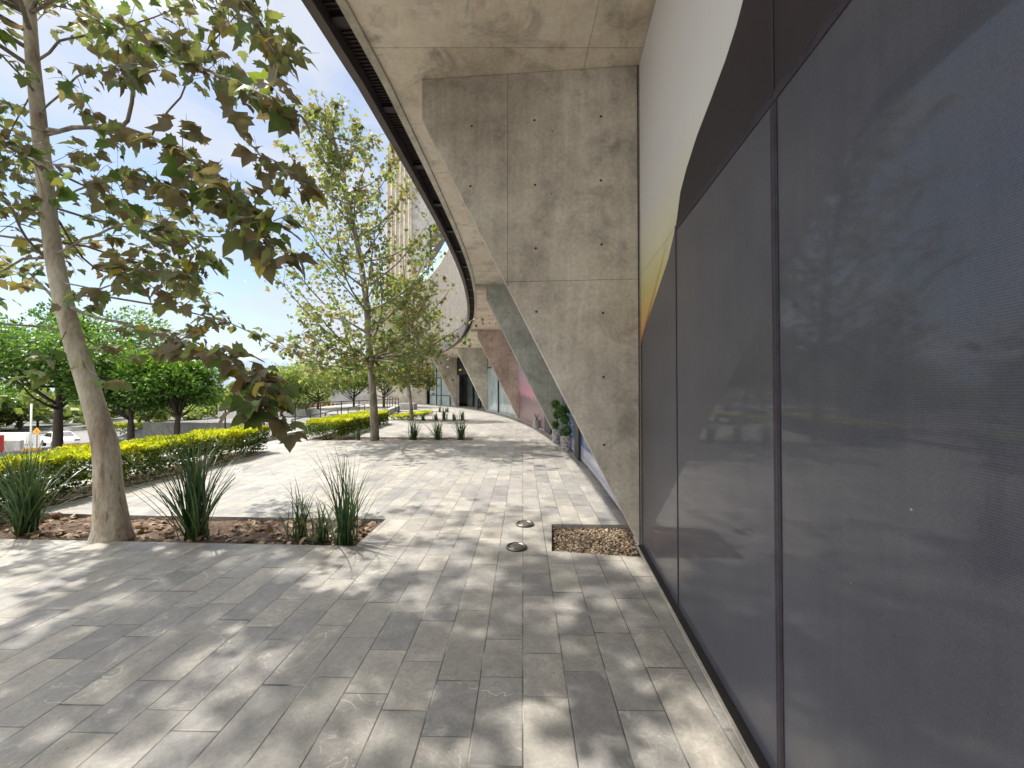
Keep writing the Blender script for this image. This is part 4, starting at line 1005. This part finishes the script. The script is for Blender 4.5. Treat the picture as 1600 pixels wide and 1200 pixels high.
for k, (px, lab) in enumerate(((647, 'left'), (684, 'middle'), (721, 'right'))): tuft(bp_(px, 686), .80, 80, 1.45, lab + ' one of the three iris plants right of the tall plane tree', g2, 95 + k, .009)
tuft(bp_(560, 687), .5, 40, .9, 'short iris plant at the foot of the clipped hedge, left of the tall trunk', g2, 99, .008)
for k, (px, py, h_, lab) in enumerate(((681, 657, .5, 'small iris plant behind the middle one of the three'), (694, 657, .75, 'taller small iris plant right behind the three front ones'), (710, 657, .5, 'small iris plant at the right of the third bed'), (722, 657, .6, 'last small iris plant at the right end of the third bed'), (687, 644, .55, 'left small iris plant in the farthest bed'), (699, 644, .45, 'right small iris plant in the farthest bed'), (661, 657, .4, 'small iris plant just right of the smaller plane tree trunk'))):
    tuft(bp_(px, py), h_, 40, .8, lab, g3, 105 + k, .014)

# leaf litter in beds and a few dry leaves on the terrace
P = []; 
for k in range(620):
    x = rnd.uniform(-7.0, -1.5); y = rnd.uniform(3.95, 5.0)
    if inside((x, y), bed1): P.append((x, y, -.03 + rnd.uniform(0, .03)))
for k in range(50):
    x = rnd.uniform(-5.8, -1.3); P.append((x, rnd.uniform(12.6, 13.2), -.02))
P = np.array(P); D = np.stack([rng.normal(0, 1, len(P)), rng.normal(0, 1, len(P)), rng.normal(0, .25, len(P))], 1)
o = make_leaves('leaf_litter', P, D, .035 + .09 * rng.random(len(P)) ** 1.5, L_SYCC, M['litter'], None, rng.random(len(P)), (0, 0, 1), .35); o['kind'] = 'stuff'
for k, (px, py, s, lab) in enumerate(((553, 818, .13, 'reddish dry leaf lying on the right edge of the nearest planting bed'), (687, 697, .16, 'pale dry leaf lying on the terrace in front of the three iris plants'), (566, 843, .07, 'small dry leaf on the corner of the nearest planting bed'))):
    p = gp(px, py); p.z = .012
    o = make_leaves('dry_leaf', [(0, 0, 0)], [(rnd.gauss(0, 1), rnd.gauss(0, 1), .15)], [s], L_SYCC, M['litter'], None, [.4 + .25 * k], (0, 0, 1), .2); o.location = p; tag(o, lab, 'leaf')
hp = [Vector((x, 4.13 + .05 * math.sin(x * 2.1) + .02 * math.sin(x * 7), -.02 + .01 * math.sin(x * 5))) for x in np.arange(-6.9, -1.7, .15)]
tag(MB().tube(hp, .008, 6).build('irrigation_hose', M['hose'], smooth=True), 'thin black irrigation hose lying along the nearest planting bed', 'hose')
hp = [Vector((x, 12.64 + .03 * math.sin(x * 2.1), .01)) for x in np.arange(-5.0, -1.3, .2)]

# ---------------------------------------------------------------- pots
def speckle(name, a, b, sc=60):
    m, t, bs = newmat(name); tc = N(t, 'TexCoord'); vo = N(t, 'TexVoronoi', Scale=sc); t.links.new(tc.outputs['Object'], vo.inputs['Vector'])
    sep = N(t, 'SeparateColor'); t.links.new(vo.outputs['Color'], sep.inputs[0])
    t.links.new(ramp(t, sep.outputs[0], [(.35, a), (.65, b)]), bs.inputs['Base Color']); bs.inputs['Roughness'].default_value = .6; return m
M['speck'] = speckle('speckled pot', (.10, .10, .12), (.48, .45, .42))
def topiary(px, py, r_, h_, tot, label, seed, balls):
    p = gp(px, py); t = empty('potted_topiary', p, label=label, cat='potted plant', group='potted topiaries by the blue banner')
    MB().lathe([(r_*.86, 0), (r_*.98, h_*.5), (r_, h_), (r_*.88, h_), (r_*.86, h_-.04), (.001, h_-.04)], n=24).build('pot', M['speck'], t, smooth=False)
    r = random.Random(seed); g = np.random.default_rng(seed)
    st = smooth_line([Vector((0, 0, h_-.05)), Vector((.02, 0, h_+.2)), Vector((-.02, .01, h_+.45)), Vector((.01, 0, tot-.1))], 4)
    MB().tube(st, .014, 7).build('stem', M['bark_dark'], t, smooth=True)
    for (dx, z, rr) in balls:
        n = 420; u = unit(g.normal(0, 1, (n, 3))) * rr * (.55 + .5 * g.random((n, 1))); b = make_leaves('leaf_ball', u, u + g.normal(0, .05, u.shape), .045 * (.7 + .6 * g.random(n)), L_OVAL, M['ficus'], t, np.clip(g.normal(.5, .25, n), 0, 1), (0, 0, 1), .8, g)
        b.location = (dx, 0, z)
        if abs(dx) > .04: MB().tube([Vector((0, 0, z - .12)), Vector((dx, 0, z))], .009, 5).build('twig', M['bark_dark'], t)
topiary(885, 704, .155, .38, 1.35, 'nearer potted topiary in a speckled pot at the right, standing in sunlight', 7, [(.0, .5, .11), (-.03, .78, .10), (-.12, 1.02, .10), (.05, 1.05, .09)])
topiary(870, 692, .14, .40, 1.35, 'farther potted topiary in a dark speckled pot, half behind the other', 8, [(-.04, .52, .08), (.02, .82, .11), (-.03, 1.12, .11)])
p = gp(839, 669.5); t = empty('planter_pot', p, label='pale round concrete pot by the second fin in front of the pink banner', cat='pot')
MB().lathe([(.155, 0), (.165, .34), (.145, .34), (.14, .3), (.001, .3)], n=24).build('pot', M['low'], t)
V = MB(); r = random.Random(3)
for k in range(16):
    a = r.uniform(0, 6.3); V.tube([Vector((0, 0, .28)), Vector((math.cos(a)*.05, math.sin(a)*.05, .45)), Vector((math.cos(a)*.12, math.sin(a)*.12, .6))], [.008, .006, .001], 4)
V.build('spiky_plant', M['bark_dark'], t)
p = gp(747, 639.5); MBb = MB().lathe([(.07, 0), (.07, .82), (.065, .86), (.001, .87)], n=14); o = MBb.build('bollard', M['black'], smooth=False); o.location = p; tag(o, 'black bollard at the recessed entrance between the fourth and fifth fins', 'bollard')

# planter box near the far wall
p = gp(640, 640.5); o = MB().box(-.95, .35, 0, 1.1, 0, .52).build('planter_box', M['low']); o.location = p; tag(o, 'square grey concrete planter box in front of the far concrete wall', 'planter')
o = MB().tube([Vector((0, 0, 0)), Vector((0, 0, 5))], .10, 12).build('white_pole', M['white'], smooth=True); o.location = at(637, 636, 40); o.location.z = 0; tag(o, 'white round pole against the far concrete wall', 'pole')

# ---------------------------------------------------------------- railings and low walls
def railing(A_, B_, n, topz, dropz, label, rails=(0, .38), slope=None, post=.022):
    A_ = Vector(A_); B_ = Vector(B_); t = empty('railing', (A_.x, A_.y, 0), label=label, cat='railing', group=None)
    b = B_ - A_
    for k in range(n + 1):
        p = b * (k / n); z1 = p.z + A_.z
        MB().tube([Vector((p.x, p.y, z1 - dropz)), Vector((p.x, p.y, z1))], post, 6).build('post', M['black'], t)
    for dz in rails:
        MB().tube([Vector((0, 0, A_.z - dz)), Vector((b.x, b.y, B_.z - dz))], .02, 6).build('rail', M['black'], t)
    return t
railing((-8.95, 12.8, 1.0), (-7.2, 26.0, 1.0), 8, 1, 1.25, 'long black metal railing behind the clipped hedge beside the ramp', rails=(0,))
railing((-7.62, 14.2, .5), (-8.7, 24.2, .72), 6, 1, 1.0, 'lower black handrail following the ramp down behind the hedge', rails=(0,))
railing((-7.2, 26.0, 1.05), (-10.4, 33.0, 1.15), 6, 1, 1.3, 'far black railing along the beige ramp wall by the planter box', rails=(0,))
# ramp side wall
o = MB().obox((-7.35, 24.2), (-8.6, 31.0), .25, -.3, .42).build('ramp_wall', M['low']); tag(o, 'low beige wall at the far end of the ramp', 'wall')
a = hit(225, 684.5); b = hit(450, 672)
a = Vector((-20.2, 22.6)); b = Vector((-10.2, 22.0))
o = MB().obox(a, b, .25, -1.6, -.22).build('retaining_wall', M['low']); tag(o, 'low grey concrete retaining wall behind the round street trees', 'wall')
o = MB().obox((-10.1, 22.0), (-7.7, 20.8), .25, -1.2, .15).build('retaining_wall', M['low']); tag(o, 'short sloping end of grey wall left of the railing', 'wall')
o = MB().obox((-17, 34), (-30, 42), .25, -2.6, .0).build('parking_wall', M['low']); tag(o, 'long pale wall with a fence along the far side of the parking lot', 'wall')
railing((-17, 33.8, .9), (-29, 41.5, .7), 12, 1, 1.0, 'thin dark fence on the long pale wall of the parking lot', rails=(0, .5), post=.03)
# street things at the far left
def wallbox(px0, px1, ptop, pbase, Yd, mat, name, label, cat='wall', th=.3):
    a = at(px0, pbase, Yd); b = at(px1, pbase, Yd); zt = at(px0, ptop, Yd).z
    o = MB().obox((a.x, a.y), (b.x, b.y), th, a.z - .6, zt).build(name, mat); return tag(o, label, cat)
wallbox(-60, 47, 676, 694, 44, M['white'], 'street_wall', 'white painted wall beyond the street at the far left')
wallbox(2, 34, 688, 706, 37, M['low'], 'street_wall', 'low beige concrete block wall at the left edge in front of the white wall')
wallbox(-14, 2, 680, 706, 30, M['red'], 'red_barrier', 'red panel at the left edge of the view above the hedge', 'panel')
o = MB().tube([Vector((0, 0, -1)), Vector((0, 0, 3.5))], .07, 8).build('light_pole', M['white'], smooth=True); o.location = at(48, 690, 38); tag(o, 'white light pole beyond the street left of the yellow sign', 'pole')
# warning sign
sp = at(58, 674, 31); t = empty('warning_sign', (sp.x, sp.y, terrain(sp.x, sp.y)), label='small yellow diamond warning sign left of the white car', cat='sign')
zc = sp.z - terrain(sp.x, sp.y)
V = [(.30*c, -.04 + dy, zc + .30*s) for dy in (0, .02) for c, s in ((1, 0), (0, 1), (-1, 0), (0, -1))]
mobj('sign_plate', V, [(0, 1, 2, 3), (7, 6, 5, 4), (0, 4, 5, 1), (1, 5, 6, 2), (2, 6, 7, 3), (3, 7, 4, 0)], M['yellow'], t)
MB().box(-.05, .05, -.05, -.042, zc - .12, zc + .12).build('symbol', M['orange'], t)
MB().tube([Vector((0, 0, -.2)), Vector((0, 0, zc + .2))], .03, 6).build('post', M['rim'], t)
# cars
def car(loc, rz, mat, label):
    t = empty('parked_car', loc, rz, label=label, cat='car')
    L, W_ = 4.3, 1.76
    prof = [(-2.15, .35), (-2.15, .75), (-2.0, .92), (-1.35, 1.0), (-.85, 1.38), (-.3, 1.46), (.45, 1.44), (1.15, 1.02), (1.9, .88), (2.12, .65), (2.15, .35)]
    def shell(pr, w0, w1, zlo, zhi):
        V = []; n = len(pr)
        for s in (-1, 1):
            for x, z in pr: f = max(0, min(1, (z - .9) / .55)); V.append((x, s * (w0 + (w1 - w0) * f), z))
        return V, [tuple(range(n))[::-1], tuple(range(n, 2*n))] + [(k, (k+1) % n, (k+1) % n + n, k+n) for k in range(n)]
    V, Fc = shell(prof, W_/2, W_/2 * .74, 0, 0); b = mobj('body', V, Fc, mat, t); bv = b.modifiers.new('round', 'BEVEL'); bv.width = .07; bv.segments = 3
    for s in (-1, 1):
        V = [(x, s * (W_/2 * (1 - .26 * max(0, (z - .9) / .55)) + .012), z) for x, z in ((-1.2, 1.02), (-.8, 1.33), (-.3, 1.39), (.4, 1.37), (.98, 1.03))]
        mobj('side_window', V, [tuple(range(5))], M['glass_dark'], t)
    V = [(.55, -.58, 1.405), (.55, .58, 1.405), (1.16, .72, 1.035), (1.16, -.72, 1.035)]; mobj('windscreen', [(x, y, z + .02) for x, y, z in V], [(0, 1, 2, 3)], M['glass_dark'], t)
    V = [(-.9, -.58, 1.375), (-.9, .58, 1.375), (-1.36, .72, 1.02), (-1.36, -.72, 1.02)]; mobj('rear_window', [(x, y, z + .02) for x, y, z in V], [(3, 2, 1, 0)], M['glass_dark'], t)
    for x in (-1.35, 1.35):
        for s in (-1, 1):
            w_ = MB().tube([Vector((x, s * .68, .32)), Vector((x, s * .9, .32))], .32, 16).build('wheel', M['black'], t)
            MB().tube([Vector((x, s * .9, .32)), Vector((x, s * .91, .32))], .2, 12).build('rim', M['rim'], w_)
    for s in (-1, 1):
        MB().box(2.05, 2.165, s*.62-.18, s*.62+.18, .62, .76).build('headlight', M['lens'], t)
        MB().box(-2.165, -2.1, s*.66-.14, s*.66+.14, .68, .84).build('tail_light', M['red'], t)
    return t
M['carwhite'] = plain('white car paint', (.8, .8, .8), .2, spec=.6, var=.02)
p = at(94, 697, 41); car((p.x, p.y, p.z), R(-28), M['carwhite'], 'white car parked in the street behind the nearest tree trunk')
p = at(497, 641, 66); car((p.x, p.y, p.z), R(-75), M['red'], 'red car parked at the far end of the lot behind the railing')
p = at(498, 641, 66)
o = MB().box(-1.6, 1.6, 0, 4, -3, .0).build('platform', M['asphalt']); 
bpy.data.objects.remove(o)
for k, (px, lab) in enumerate(((510, 'left orange traffic barrier right of the red car'), (517, 'middle orange traffic barrier right of the red car'), (524, 'right orange traffic barrier right of the red car'))):
    p = at(px, 641, 58)
    t = empty('traffic_barrier', p, label=lab, cat='barrier', group='orange traffic barriers')
    MB().lathe([(.28, 0), (.28, .1), (.16, .15), (.12, .95), (.001, 1.0)], n=10).build('body', M['orange'], t)
    MB().lathe([(.150, .5), (.145, .66)], n=10).build('white_band', M['white'], t)
# painted kerbs
for px0, px1, py, lab in ((34, 50, 706, 0), (100, 132, 698, 1)):
    a = hit(px0, py); b = a + Vector(((px1 - px0) / F * a.y, .4, 0)); o = MB().obox(a, b, .25, a.z - .3, a.z + .13).build('painted_kerb', M['yellow']); o['kind'] = 'structure'

# ---------------------------------------------------------------- tower and far wing
tw = empty('tower', (-14, 54, 0), label='tall concrete tower block with vertical ribs rising behind the curved brick overhang', cat='building')
tl = Vector(tw.location)
def tb(x0, x1, y0, y1, z0, z1, name, mat):
    o = MB().box(x0 - tl.x, x1 - tl.x, y0 - tl.y, y1 - tl.y, z0, z1).build(name, mat, tw); return o
tb(-16.1, -12.9, 52, 60, 0, 33, 'wall', M['conc'])
for x in np.arange(-16.0, -12.9, .55): tb(x, x + .16, 51.72, 51.998, 0, 32.8, 'rib', M['lip'])
tb(-12.88, -3.0, 52.6, 62, 0, 27.5, 'wall', M['low'])
tb(-10.4, -8.6, 52.3, 52.598, 18.2, 22.4, 'window', M['glass_dark']); tb(-10.55, -8.45, 51.9, 52.298, 22.42, 22.7, 'window_hood', M['black']); tb(-10.55, -10.42, 52.1, 52.598, 18.1, 22.4, 'window_frame', M['black'])
wg = empty('side_wing', (-14, 47, 0), label='plain beige concrete wing at ground level left of the far glass wall', cat='building')
o = MB().box(-1.9, 4.1, .5, 6, 0, 4.7).build('wall', M['conc'], wg)
o = MB().box(-7.5, -1.95, 1.5, 3, 0, 3.6).build('lower_wall', M['low'], wg)
